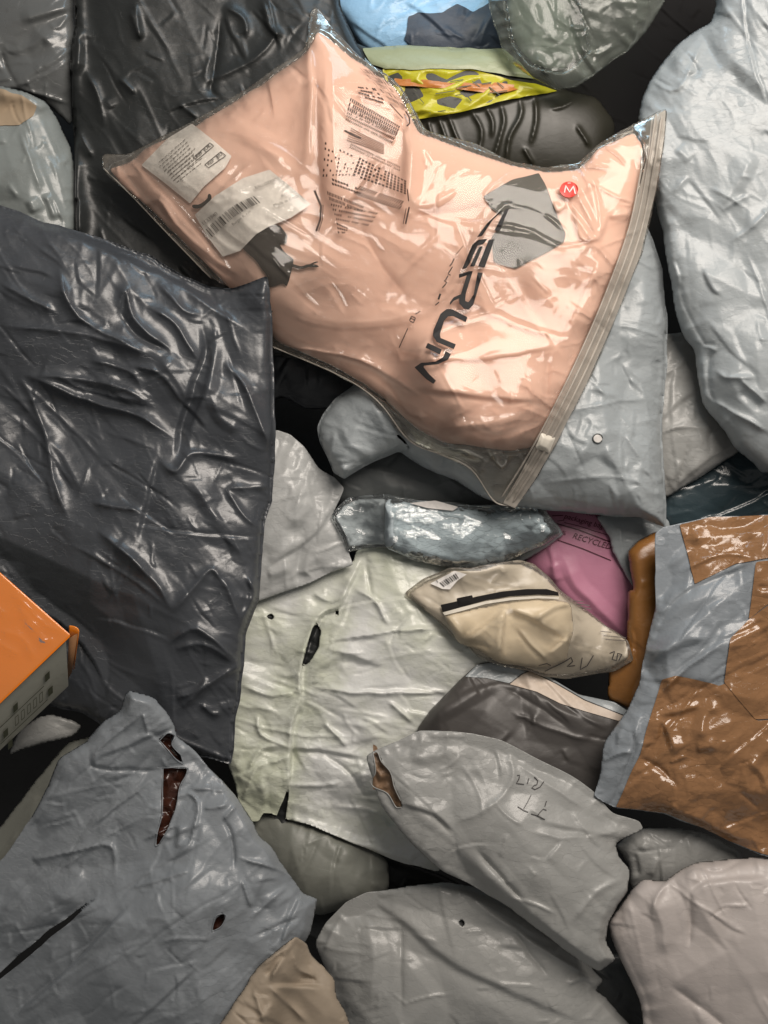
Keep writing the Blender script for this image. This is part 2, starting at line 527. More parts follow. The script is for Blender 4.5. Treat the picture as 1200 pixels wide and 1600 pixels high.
def lettering(name, h, items, material, off=1.4, parent=None):
    """words set on a body: items = [(text, x, y, size, angle in degrees clockwise in the picture, shear)]"""
    V = []; T = []; n = 0
    for text, x, y, size, ang, shear in items:
        cu = bpy.data.curves.new('t', 'FONT'); cu.body = text; cu.size = size; cu.resolution_u = 2; cu.shear = shear
        ob = bpy.data.objects.new('t', cu); COL.objects.link(ob)
        bpy.context.view_layer.update()
        me = ob.to_mesh(); me.calc_loop_triangles()
        co = np.empty(len(me.vertices) * 3); me.vertices.foreach_get('co', co); co = co.reshape(-1, 3)
        tr = np.empty(len(me.loop_triangles) * 3, np.int32); me.loop_triangles.foreach_get('vertices', tr); tr = tr.reshape(-1, 3)
        ob.to_mesh_clear(); bpy.data.objects.remove(ob); bpy.data.curves.remove(cu)
        a = math.radians(ang)
        px = x + co[:, 0] * math.cos(a) + co[:, 1] * math.sin(a)
        py = y + co[:, 0] * math.sin(a) - co[:, 1] * math.cos(a)
        V.append(to_world(px, py, surf(h, px, py) + off)); T.append(tr + n); n += len(px)
    me = mesh_np(name, np.concatenate(V), np.zeros((0, 4), np.int32), np.concatenate(T))
    return link(name, me, material, parent if parent is not None else h.o, smooth=False)

# ------------------------------------------------------------------ materials
def new_mat(name):
    m = bpy.data.materials.new(name); m.use_nodes = True
    nt = m.node_tree
    for n in list(nt.nodes):
        nt.nodes.remove(n)
    out = nt.nodes.new('ShaderNodeOutputMaterial')
    return m, nt, out

def nd(nt, typ, **kw):
    n = nt.nodes.new(typ)
    for k, v in kw.items():
        if k in n.inputs:
            n.inputs[k].default_value = v
        else:
            setattr(n, k, v)
    return n

def crinkle(nt, fine, strength, sharp):
    """fine relief of creased plastic: small flat facets tilted this way and that, in patches, plus a soft grain"""
    tc = nd(nt, 'ShaderNodeTexCoord')
    nz = nd(nt, 'ShaderNodeTexNoise', Scale=fine * 0.6, Detail=2.0)
    nt.links.new(tc.outputs['Object'], nz.inputs['Vector'])
    mixv = nd(nt, 'ShaderNodeVectorMath', operation='MULTIPLY_ADD')
    mixv.inputs[1].default_value = (0.35 / fine,) * 3
    nt.links.new(nz.outputs['Color'], mixv.inputs[0]); nt.links.new(tc.outputs['Object'], mixv.inputs[2])
    mk = nd(nt, 'ShaderNodeTexNoise', Scale=fine * 0.16, Detail=2.0)
    nt.links.new(tc.outputs['Object'], mk.inputs['Vector'])
    mr = nd(nt, 'ShaderNodeMapRange'); mr.inputs['From Min'].default_value = 0.42; mr.inputs['From Max'].default_value = 0.68
    mr.inputs['To Min'].default_value = 0.12
    nt.links.new(mk.outputs['Fac'], mr.inputs['Value'])
    hs = []
    for k, (sc, rot, st) in enumerate(((fine * 0.75, 0.6, 2.2), (fine * 1.7, -0.5, 1.8))):
        mp = nd(nt, 'ShaderNodeMapping'); mp.inputs['Rotation'].default_value = (0, 0, rot); mp.inputs['Scale'].default_value = (1.0, st, 1.0)
        nt.links.new(mixv.outputs[0], mp.inputs['Vector'])
        vo = nd(nt, 'ShaderNodeTexVoronoi', feature='F1', Scale=sc)
        nt.links.new(mp.outputs[0], vo.inputs['Vector'])
        df = nd(nt, 'ShaderNodeVectorMath', operation='SUBTRACT'); nt.links.new(mp.outputs[0], df.inputs[0]); nt.links.new(vo.outputs['Position'], df.inputs[1])
        cc = nd(nt, 'ShaderNodeVectorMath', operation='SUBTRACT'); nt.links.new(vo.outputs['Color'], cc.inputs[0]); cc.inputs[1].default_value = (.5, .5, .5)
        dt = nd(nt, 'ShaderNodeVectorMath', operation='DOT_PRODUCT'); nt.links.new(df.outputs[0], dt.inputs[0]); nt.links.new(cc.outputs[0], dt.inputs[1])
        m = nd(nt, 'ShaderNodeMath', operation='MULTIPLY'); nt.links.new(dt.outputs['Value'], m.inputs[0]); m.inputs[1].default_value = 170.0 * sharp
        m2 = nd(nt, 'ShaderNodeMath', operation='MULTIPLY'); nt.links.new(m.outputs[0], m2.inputs[0]); nt.links.new(mr.outputs[0], m2.inputs[1])
        hs.append(m2)
    gr = nd(nt, 'ShaderNodeTexNoise', Scale=fine * 4.0, Detail=4.0, Roughness=0.5)
    nt.links.new(tc.outputs['Object'], gr.inputs['Vector'])
    g2 = nd(nt, 'ShaderNodeMath', operation='MULTIPLY'); nt.links.new(gr.outputs['Fac'], g2.inputs[0]); g2.inputs[1].default_value = 0.22
    a1 = nd(nt, 'ShaderNodeMath', operation='ADD'); nt.links.new(hs[0].outputs[0], a1.inputs[0]); nt.links.new(hs[1].outputs[0], a1.inputs[1])
    ad = nd(nt, 'ShaderNodeMath', operation='ADD'); nt.links.new(a1.outputs[0], ad.inputs[0]); nt.links.new(g2.outputs[0], ad.inputs[1])
    bp = nd(nt, 'ShaderNodeBump', Strength=min(1.0, strength * 2.0), Distance=0.0016)
    nt.links.new(ad.outputs[0], bp.inputs['Height'])
    return bp, tc, mk

def plastic(name, col, rough=0.35, fine=70, strength=0.25, sharp=0.6, spec=0.5, mottle=0.03, col2=None, coat=0.0, dirt=0.0, trans=0.0, rough2=None):
    m, nt, out = new_mat(name)
    b = nd(nt, 'ShaderNodeBsdfPrincipled', Roughness=rough)
    b.inputs['Specular IOR Level'].default_value = spec
    b.inputs['Coat Weight'].default_value = coat; b.inputs['Coat Roughness'].default_value = 0.12
    bp, tc, mk = crinkle(nt, fine, strength, sharp)
    nt.links.new(bp.outputs[0], b.inputs['Normal'])
    if coat:
        nt.links.new(bp.outputs[0], b.inputs['Coat Normal'])
    n1 = nd(nt, 'ShaderNodeTexNoise', Scale=9.0, Detail=6.0, Roughness=0.62)
    nt.links.new(tc.outputs['Object'], n1.inputs['Vector'])
    mx = nd(nt, 'ShaderNodeMix', data_type='RGBA')
    c2 = col2 if col2 else tuple(c * (1 - mottle * 2) for c in col)
    r = nd(nt, 'ShaderNodeMapRange'); r.inputs['From Min'].default_value = 0.38; r.inputs['From Max'].default_value = 0.64
    nt.links.new(n1.outputs['Fac'], r.inputs['Value'])
    nt.links.new(r.outputs[0], mx.inputs[0])
    mx.inputs[6].default_value = (*col, 1); mx.inputs[7].default_value = (*c2, 1)
    last = mx.outputs[2]
    if dirt:
        n2 = nd(nt, 'ShaderNodeTexNoise', Scale=26.0, Detail=8.0, Roughness=0.72)
        nt.links.new(tc.outputs['Object'], n2.inputs['Vector'])
        r2 = nd(nt, 'ShaderNodeMapRange'); r2.inputs['From Min'].default_value = 0.57; r2.inputs['From Max'].default_value = 0.74; r2.inputs['To Max'].default_value = dirt
        nt.links.new(n2.outputs['Fac'], r2.inputs['Value'])
        m2 = nd(nt, 'ShaderNodeMix', data_type='RGBA')
        nt.links.new(r2.outputs[0], m2.inputs[0]); nt.links.new(last, m2.inputs[6])
        m2.inputs[7].default_value = (col[0] * 0.45, col[1] * 0.41, col[2] * 0.36, 1)
        last = m2.outputs[2]
    nt.links.new(last, b.inputs['Base Color'])
    n3 = nd(nt, 'ShaderNodeTexNoise', Scale=40.0, Detail=4.0)
    nt.links.new(tc.outputs['Object'], n3.inputs['Vector'])
    r3 = nd(nt, 'ShaderNodeMapRange'); r3.inputs['To Min'].default_value = max(0.05, rough - 0.12); r3.inputs['To Max'].default_value = rough + 0.12
    nt.links.new(n3.outputs['Fac'], r3.inputs['Value']); nt.links.new(r3.outputs[0], b.inputs['Roughness'])
    nt.links.new(b.outputs[0], out.inputs['Surface'])
    return m

def film(name, tint, haze=0.10, hazecol=(0.8, 0.8, 0.75), rough=0.12, fine=60, strength=0.3, sharp=0.8, edge=0.5, gloss=1.1):
    """clear polythene: lets light straight through, with a gloss and a slight milky haze"""
    m, nt, out = new_mat(name)
    bp, tc, mk = crinkle(nt, fine, strength, sharp)
    tr = nd(nt, 'ShaderNodeBsdfTransparent', Color=(*tint, 1))
    df = nd(nt, 'ShaderNodeBsdfDiffuse', Color=(*hazecol, 1)); nt.links.new(bp.outputs[0], df.inputs['Normal'])
    gl = nd(nt, 'ShaderNodeBsdfGlossy', Roughness=rough); nt.links.new(bp.outputs[0], gl.inputs['Normal'])
    lw = nd(nt, 'ShaderNodeLayerWeight', Blend=0.35); nt.links.new(bp.outputs[0], lw.inputs['Normal'])
    hz = nd(nt, 'ShaderNodeMapRange'); hz.inputs['To Min'].default_value = haze; hz.inputs['To Max'].default_value = min(0.95, haze + edge)
    nt.links.new(lw.outputs['Facing'], hz.inputs['Value'])
    m1 = nd(nt, 'ShaderNodeMixShader'); nt.links.new(hz.outputs[0], m1.inputs[0]); nt.links.new(tr.outputs[0], m1.inputs[1]); nt.links.new(df.outputs[0], m1.inputs[2])
    fr = nd(nt, 'ShaderNodeFresnel', IOR=1.5); nt.links.new(bp.outputs[0], fr.inputs['Normal'])
    fm = nd(nt, 'ShaderNodeMath', operation='MULTIPLY'); nt.links.new(fr.outputs[0], fm.inputs[0]); fm.inputs[1].default_value = gloss
    m2 = nd(nt, 'ShaderNodeMixShader'); nt.links.new(fm.outputs[0], m2.inputs[0]); nt.links.new(m1.outputs[0], m2.inputs[1]); nt.links.new(gl.outputs[0], m2.inputs[2])
    nt.links.new(m2.outputs[0], out.inputs['Surface'])
    return m

def cloth(name, col, scale=900, strength=0.12, rough=0.85, mottle=0.06):
    m, nt, out = new_mat(name)
    b = nd(nt, 'ShaderNodeBsdfPrincipled', Roughness=rough)
    b.inputs['Sheen Weight'].default_value = 0.0 if max(col) < 0.05 else 0.15
    b.inputs['Specular IOR Level'].default_value = 0.2
    tc = nd(nt, 'ShaderNodeTexCoord')
    w = nd(nt, 'ShaderNodeTexNoise', Scale=scale, Detail=2.0); nt.links.new(tc.outputs['Object'], w.inputs['Vector'])
    bp = nd(nt, 'ShaderNodeBump', Strength=strength, Distance=0.0006); nt.links.new(w.outputs['Fac'], bp.inputs['Height'])
    nt.links.new(bp.outputs[0], b.inputs['Normal'])
    n1 = nd(nt, 'ShaderNodeTexNoise', Scale=14.0, Detail=5.0); nt.links.new(tc.outputs['Object'], n1.inputs['Vector'])
    mx = nd(nt, 'ShaderNodeMix', data_type='RGBA'); nt.links.new(n1.outputs['Fac'], mx.inputs[0])
    mx.inputs[6].default_value = (*col, 1); mx.inputs[7].default_value = (*[c * (1 - 2 * mottle) for c in col], 1)
    nt.links.new(mx.outputs[2], b.inputs['Base Color'])
    nt.links.new(b.outputs[0], out.inputs['Surface'])
    return m

def ink(name, col, rough=0.4):
    m, nt, out = new_mat(name)
    b = nd(nt, 'ShaderNodeBsdfPrincipled', Roughness=rough)
    tc = nd(nt, 'ShaderNodeTexCoord')
    n1 = nd(nt, 'ShaderNodeTexNoise', Scale=300.0, Detail=3.0); nt.links.new(tc.outputs['Object'], n1.inputs['Vector'])
    mx = nd(nt, 'ShaderNodeMix', data_type='RGBA'); nt.links.new(n1.outputs['Fac'], mx.inputs[0])
    mx.inputs[6].default_value = (*col, 1); mx.inputs[7].default_value = (*[c * 0.7 for c in col], 1)
    nt.links.new(mx.outputs[2], b.inputs['Base Color']); nt.links.new(b.outputs[0], out.inputs['Surface'])
    return m

GREY = plastic('grey_polythene', (0.305, 0.308, 0.298), rough=0.40, fine=75, strength=0.28, sharp=0.65, dirt=0.09, coat=0.08)
GREY_COOL = plastic('cool_grey_polythene', (0.31, 0.34, 0.355), rough=0.38, fine=85, strength=0.30, sharp=0.7, dirt=0.09, coat=0.08)
GREY_SLATE = plastic('slate_blue_polythene', (0.225, 0.25, 0.275), rough=0.36, fine=85, strength=0.30, sharp=0.7, dirt=0.05, coat=0.08)
GREY_BLUE = plastic('blue_grey_polythene', (0.215, 0.235, 0.255), rough=0.40, fine=90, strength=0.30, sharp=0.6, dirt=0.02, coat=0.08)
GREY_PINK = plastic('pinkish_grey_polythene', (0.46, 0.42, 0.40), rough=0.45, fine=60, strength=0.2, sharp=0.5, dirt=0.09, coat=0.08)
GREY_OLIVE_SHADED = plastic('shaded_olive_grey_polythene', (0.19, 0.195, 0.17), rough=0.45, fine=60, strength=0.15, sharp=0.4, dirt=0.3)  # olive grey with the shade of its low spots darkened into the colour
GREY_DARK = plastic('dark_grey_polythene', (0.085, 0.09, 0.09), rough=0.38, fine=60, strength=0.18, sharp=0.5)
SMOKY = plastic('smoky_polythene', (0.06, 0.055, 0.052), rough=0.42, fine=60, strength=0.14, sharp=0.4)
WHITE = plastic('white_polythene', (0.61, 0.62, 0.605), rough=0.35, fine=85, strength=0.32, sharp=0.9, col2=(0.53, 0.56, 0.44), dirt=0.08, coat=0.08)
WHITE_GREY = plastic('pale_grey_polythene', (0.42, 0.43, 0.425), rough=0.38, fine=70, strength=0.26, sharp=0.7, dirt=0.08, coat=0.08)
BLACK = plastic('black_polythene', (0.047, 0.052, 0.060), rough=0.36, fine=80, strength=0.22, sharp=0.8, spec=0.75)
BLACK_MATT = plastic('dull_black_polythene', (0.019, 0.021, 0.021), rough=0.42, fine=60, strength=0.2, sharp=0.6, spec=0.5)
TEAL = plastic('dark_teal_polythene', (0.035, 0.055, 0.065), rough=0.2, fine=70, strength=0.2, sharp=0.7, spec=0.6)
BLUE = plastic('sky_blue_polythene', (0.30, 0.52, 0.74), rough=0.35, fine=80, strength=0.3, sharp=0.7)
NAVY = plastic('navy_polythene', (0.035, 0.05, 0.075), rough=0.5, fine=80, strength=0.15)
PALE_BLUE = plastic('pale_blue_cloth', (0.62, 0.69, 0.74), rough=0.5, fine=60, strength=0.2)
PINK = plastic('pink_polythene', (0.50, 0.21, 0.31), rough=0.38, fine=60, strength=0.15, sharp=0.4, mottle=0.06)
TAPE = plastic('brown_parcel_tape', (0.285, 0.15, 0.07), rough=0.17, fine=80, strength=0.36, sharp=1.05, spec=0.6, mottle=0.1)
TAPE_DARK = plastic('deep_brown_tape', (0.26, 0.115, 0.03), rough=0.3, fine=70, strength=0.16, sharp=0.5, mottle=0.1)
KRAFT = plastic('beige_paper', (0.31, 0.255, 0.195), rough=0.55, fine=90, strength=0.2, sharp=0.4, spec=0.3)
ORANGE = plastic('orange_carton', (0.85, 0.24, 0.012), rough=0.3, fine=18, strength=0.10, sharp=0.05, coat=0.8, mottle=0.04)
CARTON = plastic('grey_carton', (0.34, 0.34, 0.29), rough=0.6, fine=60, strength=0.1, mottle=0.1, dirt=0.5)
CARTON_RAW = plastic('raw_brown_board', (0.25, 0.12, 0.05), rough=0.7, fine=60, strength=0.1)
PEACH = cloth('peach_cloth', (0.76, 0.51, 0.42))
CREAM = cloth('cream_cloth', (0.78, 0.69, 0.55))
TAN = cloth('tan_cloth', (0.33, 0.25, 0.17))
DEEP_BLACK = plastic('flat_black_print', (0.022, 0.021, 0.014), rough=0.42, fine=60, strength=0.1, spec=0.5, sharp=.2)
BLACK_CLOTH = cloth('black_cloth', (0.012, 0.011, 0.011))
DARK_FABRIC = plastic('maroon_brown_film', (0.045, 0.016, 0.010), rough=0.25, fine=80, strength=0.4)
PAPER = ink('white_paper_label', (0.86, 0.83, 0.80), 0.6)
PAPER_DARKER = ink('strip_paper', (0.62, 0.52, 0.43), 0.5)
INK = ink('black_ink', (0.012, 0.010, 0.010), 0.7)
INK_GREY = ink('grey_ink', (0.16, 0.14, 0.13), 0.5)
INK_BROWN = ink('brown_ink', (0.06, 0.032, 0.022), 0.65)
INK_MAROON = ink('maroon_ink', (0.09, 0.015, 0.03), 0.4)
INK_PEN = ink('pen_ink', (0.05, 0.045, 0.045), 0.5)
INK_OLIVE = ink('olive_ink', (0.07, 0.075, 0.045), 0.6)
RED = ink('red_sticker', (0.72, 0.035, 0.02), 0.35)
WHITE_INK = ink('white_ink', (0.85, 0.80, 0.76), 0.4)
YELLOW = plastic('yellow_print', (0.50, 0.47, 0.02), rough=0.35, fine=50, strength=0.3, col2=(0.40, 0.34, 0.02), sharp=1.2)
CLEAR_PEACH = film('clear_zip_film', (0.97, 0.96, 0.93), haze=0.055, hazecol=(0.80, 0.71, 0.61), rough=0.11, fine=50, strength=0.14, sharp=0.8, edge=0.05, gloss=0.9)
CLEAR_GREY = film('clear_grey_film', (0.90, 0.93, 0.90), haze=0.08, hazecol=(0.50, 0.55, 0.49), rough=0.2, fine=50, strength=0.2, edge=0.22, gloss=0.8)
CLEAR_POUCH = film('clear_pouch_film', (0.95, 0.93, 0.88), haze=0.12, hazecol=(0.62, 0.56, 0.47), rough=0.28, fine=60, strength=0.12, edge=0.15, gloss=0.8)
CLEAR_BLUE = film('clear_crinkled_film', (0.93, 0.95, 0.95), haze=0.06, hazecol=(0.6, 0.65, 0.68), rough=0.10, fine=70, strength=0.40, sharp=1.2, edge=0.12)
ZIP = film('frosted_zip_strip', (0.88, 0.85, 0.80), haze=0.45, hazecol=(0.55, 0.50, 0.44), rough=0.42, fine=60, strength=0.1, edge=0.3)
SLIDER = plastic('milky_slider', (0.66, 0.62, 0.54), rough=0.35, fine=60, strength=0.05)

# ================================================================== the pile, from the bottom up
rnd_ = random.Random(77)
G_GREY = 'grey mailing bags heaped in the pile'
G_BLACK = 'black polythene bags in the pile'

def cr(x0, y0, k, *pts):
    """points read off an enlarged part of the photograph"""
    return [(x0 + a * k, y0 + b * k) for a, b in pts]

K7 = lambda *p: cr(200, 1080, 220 / 1200, *p)
K2 = lambda *p: cr(0, 840, 500 / 1200, *p)
K5 = lambda *p: cr(640, 160, 420 / 1018, *p)
KT = lambda *p: cr(140, 60, 420 / 1200, *p)
K9 = lambda *p: cr(600, 300, 0.2, *p)
K6 = lambda *p: cr(480, 80, 200 / 1067, *p)
K4 = lambda *p: cr(900, 780, 0.375, *p)
K6b = lambda *p: cr(540, 1020, 560 / 1200, *p)
KH = lambda *p: cr(780, 1180, 0.1, *p)
K8 = lambda *p: cr(980, 520, 0.2, *p)
K3 = lambda *p: cr(620, 850, 380 / 1200, *p)
KP = lambda *p: cr(820, 770, 0.15, *p)
K2c = lambda *p: cr(340, 640, 460 / 1200, *p)
K5c = lambda *p: cr(340, 1040, 460 / 1200, *p)

# ---- the floor below everything
fx, fy = np.meshgrid(np.linspace(-1.2, 1.2, 60), np.linspace(-1.2, 1.2, 60))
fz = -0.24 + 0.012 * vnoise(fx * 6, fy * 6, 3)
ids = np.arange(3600).reshape(60, 60)
me = mesh_np('floor', np.stack([fx.ravel(), fy.ravel(), fz.ravel()], 1), np.stack([ids[:-1, :-1].ravel(), ids[:-1, 1:].ravel(), ids[1:, 1:].ravel(), ids[1:, :-1].ravel()], 1))
fl = link('floor', me, plastic('dark_floor', (0.03, 0.03, 0.03), rough=0.8, fine=20, strength=.2))
fl['kind'] = 'structure'
# ---- 
b = body('mailing_bag', [(104, 1160), (145, 1150), (120, 1260), (60, 1400), (-140, 1500), (-140, 1395), (0, 1292), (60, 1214)], GREY_OLIVE_SHADED, -60, 40, gamma=.5, tins=[(40, 6, 1.6, -50)], seed=91, depth=15)
tag(b.o, 'shaded grey bag edge along the left of the torn crumpled bag', 'mailing bag', G_GREY)

# ---- left gap
b = body('mailing_bag', [(12, 1180), (30, 1140), (60, 1120), (84, 1117), (118, 1126), (128, 1136), (118, 1148), (80, 1160), (40, 1168)], GREY, -30, 26, gamma=.5, tins=[(30, 4, 1.3, 0)], seed=89, depth=10)
tag(b.o, 'small grey bag corner just under the orange box', 'mailing bag', G_GREY)
# ---- 
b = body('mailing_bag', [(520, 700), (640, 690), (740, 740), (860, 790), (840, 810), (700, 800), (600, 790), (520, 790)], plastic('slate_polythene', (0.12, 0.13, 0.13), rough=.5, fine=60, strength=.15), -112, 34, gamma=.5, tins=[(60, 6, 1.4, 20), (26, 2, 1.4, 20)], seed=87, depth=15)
tag(b.o, 'slate grey bag in the shadow under the mailing bag and clear film', 'mailing bag', G_GREY)

# ---- deep gap bags
b = body('black_bag', [(400, 500), (470, 540), (560, 590), (560, 640), (480, 640), (440, 620), (400, 640)], BLACK, -110, 32, tins=[(50, 9, 1.8, -35), (22, 4, 1.6, -35)], folds=[(20, 6, 4, -35)], seed=85, cw=1.0, ca=1.0, depth=15)
tag(b.o, 'glossy black bag in the gap under the clear zip bag', 'black bag', G_BLACK)
# ---- 
b = body('teal_bag', [(1030, 770), (1060, 740), (1160, 690), (1345, 690), (1345, 830), (1100, 830), (1030, 826)], TEAL, -105, 45, gamma=.5, tins=[(50, 7, 1.8, -10), (22, 3, 1.6, -10)], folds=[(20, 5, 4, -10)], seed=83, depth=15)
tag(b.o, 'dark teal glossy bag above the brown taped bag', 'film bag')

# ---- right: small bags below the big one
b = body('mailing_bag', [(1020, 500), (1044, 520), (1070, 520), (1110, 560), (1130, 640), (1160, 690), (1152, 708), (1130, 722), (1080, 754), (1046, 776), (1000, 770), (1000, 600)], GREY, -70, 48, gamma=0.80, tins=[(60, 6, 1.5, 100), (28, 3, 1.5, 110), (14, 1, 1, 0)], pucker=(4, 16, 16), seed=81, depth=15,
         creases=[('r', K8((270, 780), (400, 740), (640, 745)), 6, 6), ('s', K8((260, 700), (400, 560), (540, 460)), 5, 6), ('b', K8((340, 1160), (420, 1000)), 8, 6), ('r', K8((650, 950), (640, 800), (700, 700)), 5, -7), ('s', K8((360, 1230), (600, 1020), (840, 890)), 4, 7), ('r', K8((280, 330), (420, 250), (460, 180)), 5, 6)])
tag(b.o, 'small grey bag squeezed below the big bulging upper right bag', 'mailing bag', G_GREY)
# ---- 
b = body('black_bag', [(900, -140), (1180, -140), (1180, 30), (1060, 110), (1010, 170), (990, 260), (880, 290), (830, 220), (850, 100)], BLACK_CLOTH, -300, 30, tins=[(70, 6, 1.4, 30)], seed=79, fac=(), depth=15)
tag(b.o, 'black bag in the dark hollow at the top right', 'black bag', G_BLACK)

# ---- 
b = body('blue_mailing_bag', [(522, -140), (526, 10), (560, 64), (580, 84), (640, 90), (700, 100), (800, 100), (800, -140)], BLUE, -235, 50, gamma=.5, tins=[(60, 9, 1.5, -30), (28, 5, 1.5, -50), (14, 2, 1.2, 0)], folds=[(22, 6, 3, -50)], seed=77, depth=15)
patch('navy_panel', b, [(632, 50), (640, 26), (655, 18), (690, 20), (712, 4), (740, 18), (770, 0), (800, 0), (800, 90), (700, 90), (645, 74), (630, 60)], NAVY, off=3, wob=2.5)
tag(b.o, 'light blue mailing bag with a navy panel far back at the top', 'mailing bag')
# ---- 
wp = body('wrapped_parcel', [(540, 60), (572, 76), (640, 70), (720, 76), (790, 74), (830, 100), (880, 140), (930, 150), (960, 190), (960, 300), (640, 300), (560, 200)], DEEP_BLACK, -165, 62, gamma=.7, tins=[(50, 3, 1.5, 0)], seed=75, cw=1.0, ca=1.0, fac=(), rcm=0, tinm=.5, depth=25, tilt=(0, -0.12),
          creases=[('s', [(615, 196), (700, 184), (840, 148), (930, 142)], 5, 6)] + [('r', q, 2.6, 6) for q in [[(700, 180), (716, 220), (722, 250)], [(736, 172), (752, 205), (745, 262)], [(783, 160), (788, 190), (778, 225), (766, 262)], [(812, 152), (814, 180), (796, 215), (790, 262)], [(834, 150), (838, 185), (828, 225)], [(818, 230), (826, 246), (832, 256)], [(668, 190), (676, 214)], [(650, 192), (660, 220)], [(686, 186), (698, 220)], [(900, 195), (914, 215), (920, 230)], [(860, 170), (880, 166), (900, 158)], [(760, 168), (770, 190), (768, 215)]]])
tag(wp.o, 'black parcel with a yellow printed top, shrink-wrapped in clear film', 'parcel')
patch('pale_rim', wp, [(566, 74), (640, 71), (720, 76), (786, 75), (812, 96), (836, 122), (800, 120), (740, 108), (680, 108), (602, 108), (580, 100)], plastic('olive_white_film', (0.30, 0.33, 0.20), rough=.4, fine=60, strength=.3), off=5, wob=1.5, relief=lambda X, Y: crumple(X, Y, 30, 2.5, 0, 3) * 4 + 3)
patch('yellow_panel', wp, [(596, 106), (680, 108), (740, 108), (800, 126), (838, 130), (872, 142), (800, 154), (720, 176), (650, 186), (620, 180)], YELLOW, off=2.5, wob=1.2, relief=lambda X, Y: crumple(X, Y, 13, 2.4, -15, 5) * 9)
rnd = random.Random(11)
pl = []
for i in range(20):
    x = rnd.uniform(612, 790); y = rnd.uniform(126, 178); l = rnd.uniform(8, 32); a = rnd.choice((-.25, -.3, -.2, .9, 1.1))
    if y < 190 - (x - 610) * .2:
        pl.append(([(x, y), (x + l * math.cos(a), y + l * math.sin(a) * .6)], rnd.uniform(1.0, 1.9)))
ribbons('black_panel_print', wp, pl, INK_OLIVE, off=8.5)
patch('orange_band', wp, [(616, 122), (660, 124), (700, 130), (780, 130), (830, 136), (780, 146), (720, 140), (660, 136), (620, 132)], plastic('orange_print', (0.48, 0.17, 0.03), rough=.35, fine=50, strength=.3), off=5.5, wob=2, relief=lambda X, Y: crumple(X, Y, 16, 2, -15, 5) * 4)


# ---- upper right: clear bag, wrapped yellow parcel, blue bag, black bag
grey_in = body('grey_wrapping', [(790, -140), (792, 0), (800, 60), (830, 100), (880, 112), (920, 80), (900, 0), (900, -140)], plastic('olive_wrap', (0.11, 0.13, 0.11), rough=.5, fine=50, strength=.3), -130, 40, tins=[(40, 7, 1.3, 40)], seed=74, depth=10)
b = body('clear_film_bag', [(760, -140), (762, 0), (772, 40), (785, 80), (800, 100), (830, 122), (868, 140), (900, 136), (940, 108), (980, 82), (1010, 50), (1040, 0), (1060, -140)], CLEAR_GREY, -85, 40, gamma=.9, tins=[(60, 8, 1.3, 60), (30, 5, 1.3, 50), (14, 1.6, 1, 0)], folds=[(28, 6, 3, 60), (16, 3, 3, -30)], pucker=(4, 22, 20), seed=73, depth=8, under=grey_in,
         creases=[('r', cr(540, 0, .35, (850, 20), (870, 100)), 5, -6), ('b', cr(540, 0, .35, (840, 270), (880, 280), (900, 340)), 7, 7), ('r', cr(540, 0, .35, (930, 70), (1000, 120), (1080, 130)), 4, 8), ('r', cr(540, 0, .35, (1080, 130), (1060, 160), (1010, 160)), 4, 7), ('r', cr(540, 0, .35, (1050, 220), (1130, 240), (1200, 200)), 5, 8), ('b', cr(540, 0, .35, (780, 200), (800, 300), (860, 360)), 16, 8)])
tag(b.o, 'crumpled clear plastic bag hanging over the dark gap at the top', 'clear bag')
grey_in.o.parent = b.o

# ---- 
b = body('dark_grey_bag', [(-140, -140), (116, -140), (118, 60), (112, 200), (80, 170), (40, 150), (-140, 142)], plastic('glossy_charcoal_film', (0.105, 0.11, 0.11), rough=.26, fine=60, strength=.2, spec=.6), -65, 62, gamma=.6, tins=[(70, 9, 1.6, -25), (34, 4, 1.8, -30), (16, 1.2, 1.3, 0)], folds=[(34, 7, 3, -30)], seed=71, depth=20,
         creases=[('b', cr(0, 0, .25, (60, 330), (200, 280), (270, 230), (330, 290)), 10, 9), ('b', cr(0, 0, .25, (130, 130), (300, 80), (460, 40)), 9, 10), ('r', cr(0, 0, .25, (300, 150), (360, 170), (440, 80)), 5, 8), ('r', cr(0, 0, .25, (0, 300), (50, 440), (110, 540)), 6, -10), ('r', cr(0, 0, .25, (110, 550), (250, 590), (440, 650)), 5, 8)])
tag(b.o, 'glossy charcoal grey bag in the top left corner', 'film bag')

# ---- left edge: clear bag with tan contents, dark grey bag in the corner
b = body('grey_film_bag', [(-140, 130), (0, 134), (40, 143), (70, 158), (92, 188), (108, 225), (118, 262), (122, 350), (120, 420), (-140, 420)], plastic('grey_green_film', (0.20, 0.22, 0.215), rough=.3, fine=60, strength=.2, sharp=.5, dirt=.3), -60, 75, gamma=.6, tins=[(70, 8, 1.8, 70), (34, 3.5, 1.9, 65), (16, 1, 1.3, 0)], folds=[(30, 6, 4, 68)], pucker=(4, 22, 20), seed=69, depth=20,
         creases=[('r', cr(0, 0, .25, (120, 820), (190, 1000), (260, 1200)), 7, 8), ('b', cr(0, 0, .25, (180, 1240), (220, 1330)), 8, 8), ('b', cr(0, 0, .25, (280, 1210), (350, 1370)), 7, 9), ('r', cr(0, 0, .25, (50, 1150), (110, 1230)), 5, 6)])
patch('tan_patch', b, [(-120, 134), (0, 139), (36, 148), (58, 165), (52, 180), (30, 196), (6, 196), (-120, 200)], TAN, off=1.4, wob=2)
tag(b.o, 'grey-green film bag with a tan patch on the left edge above the big black bag', 'film bag')
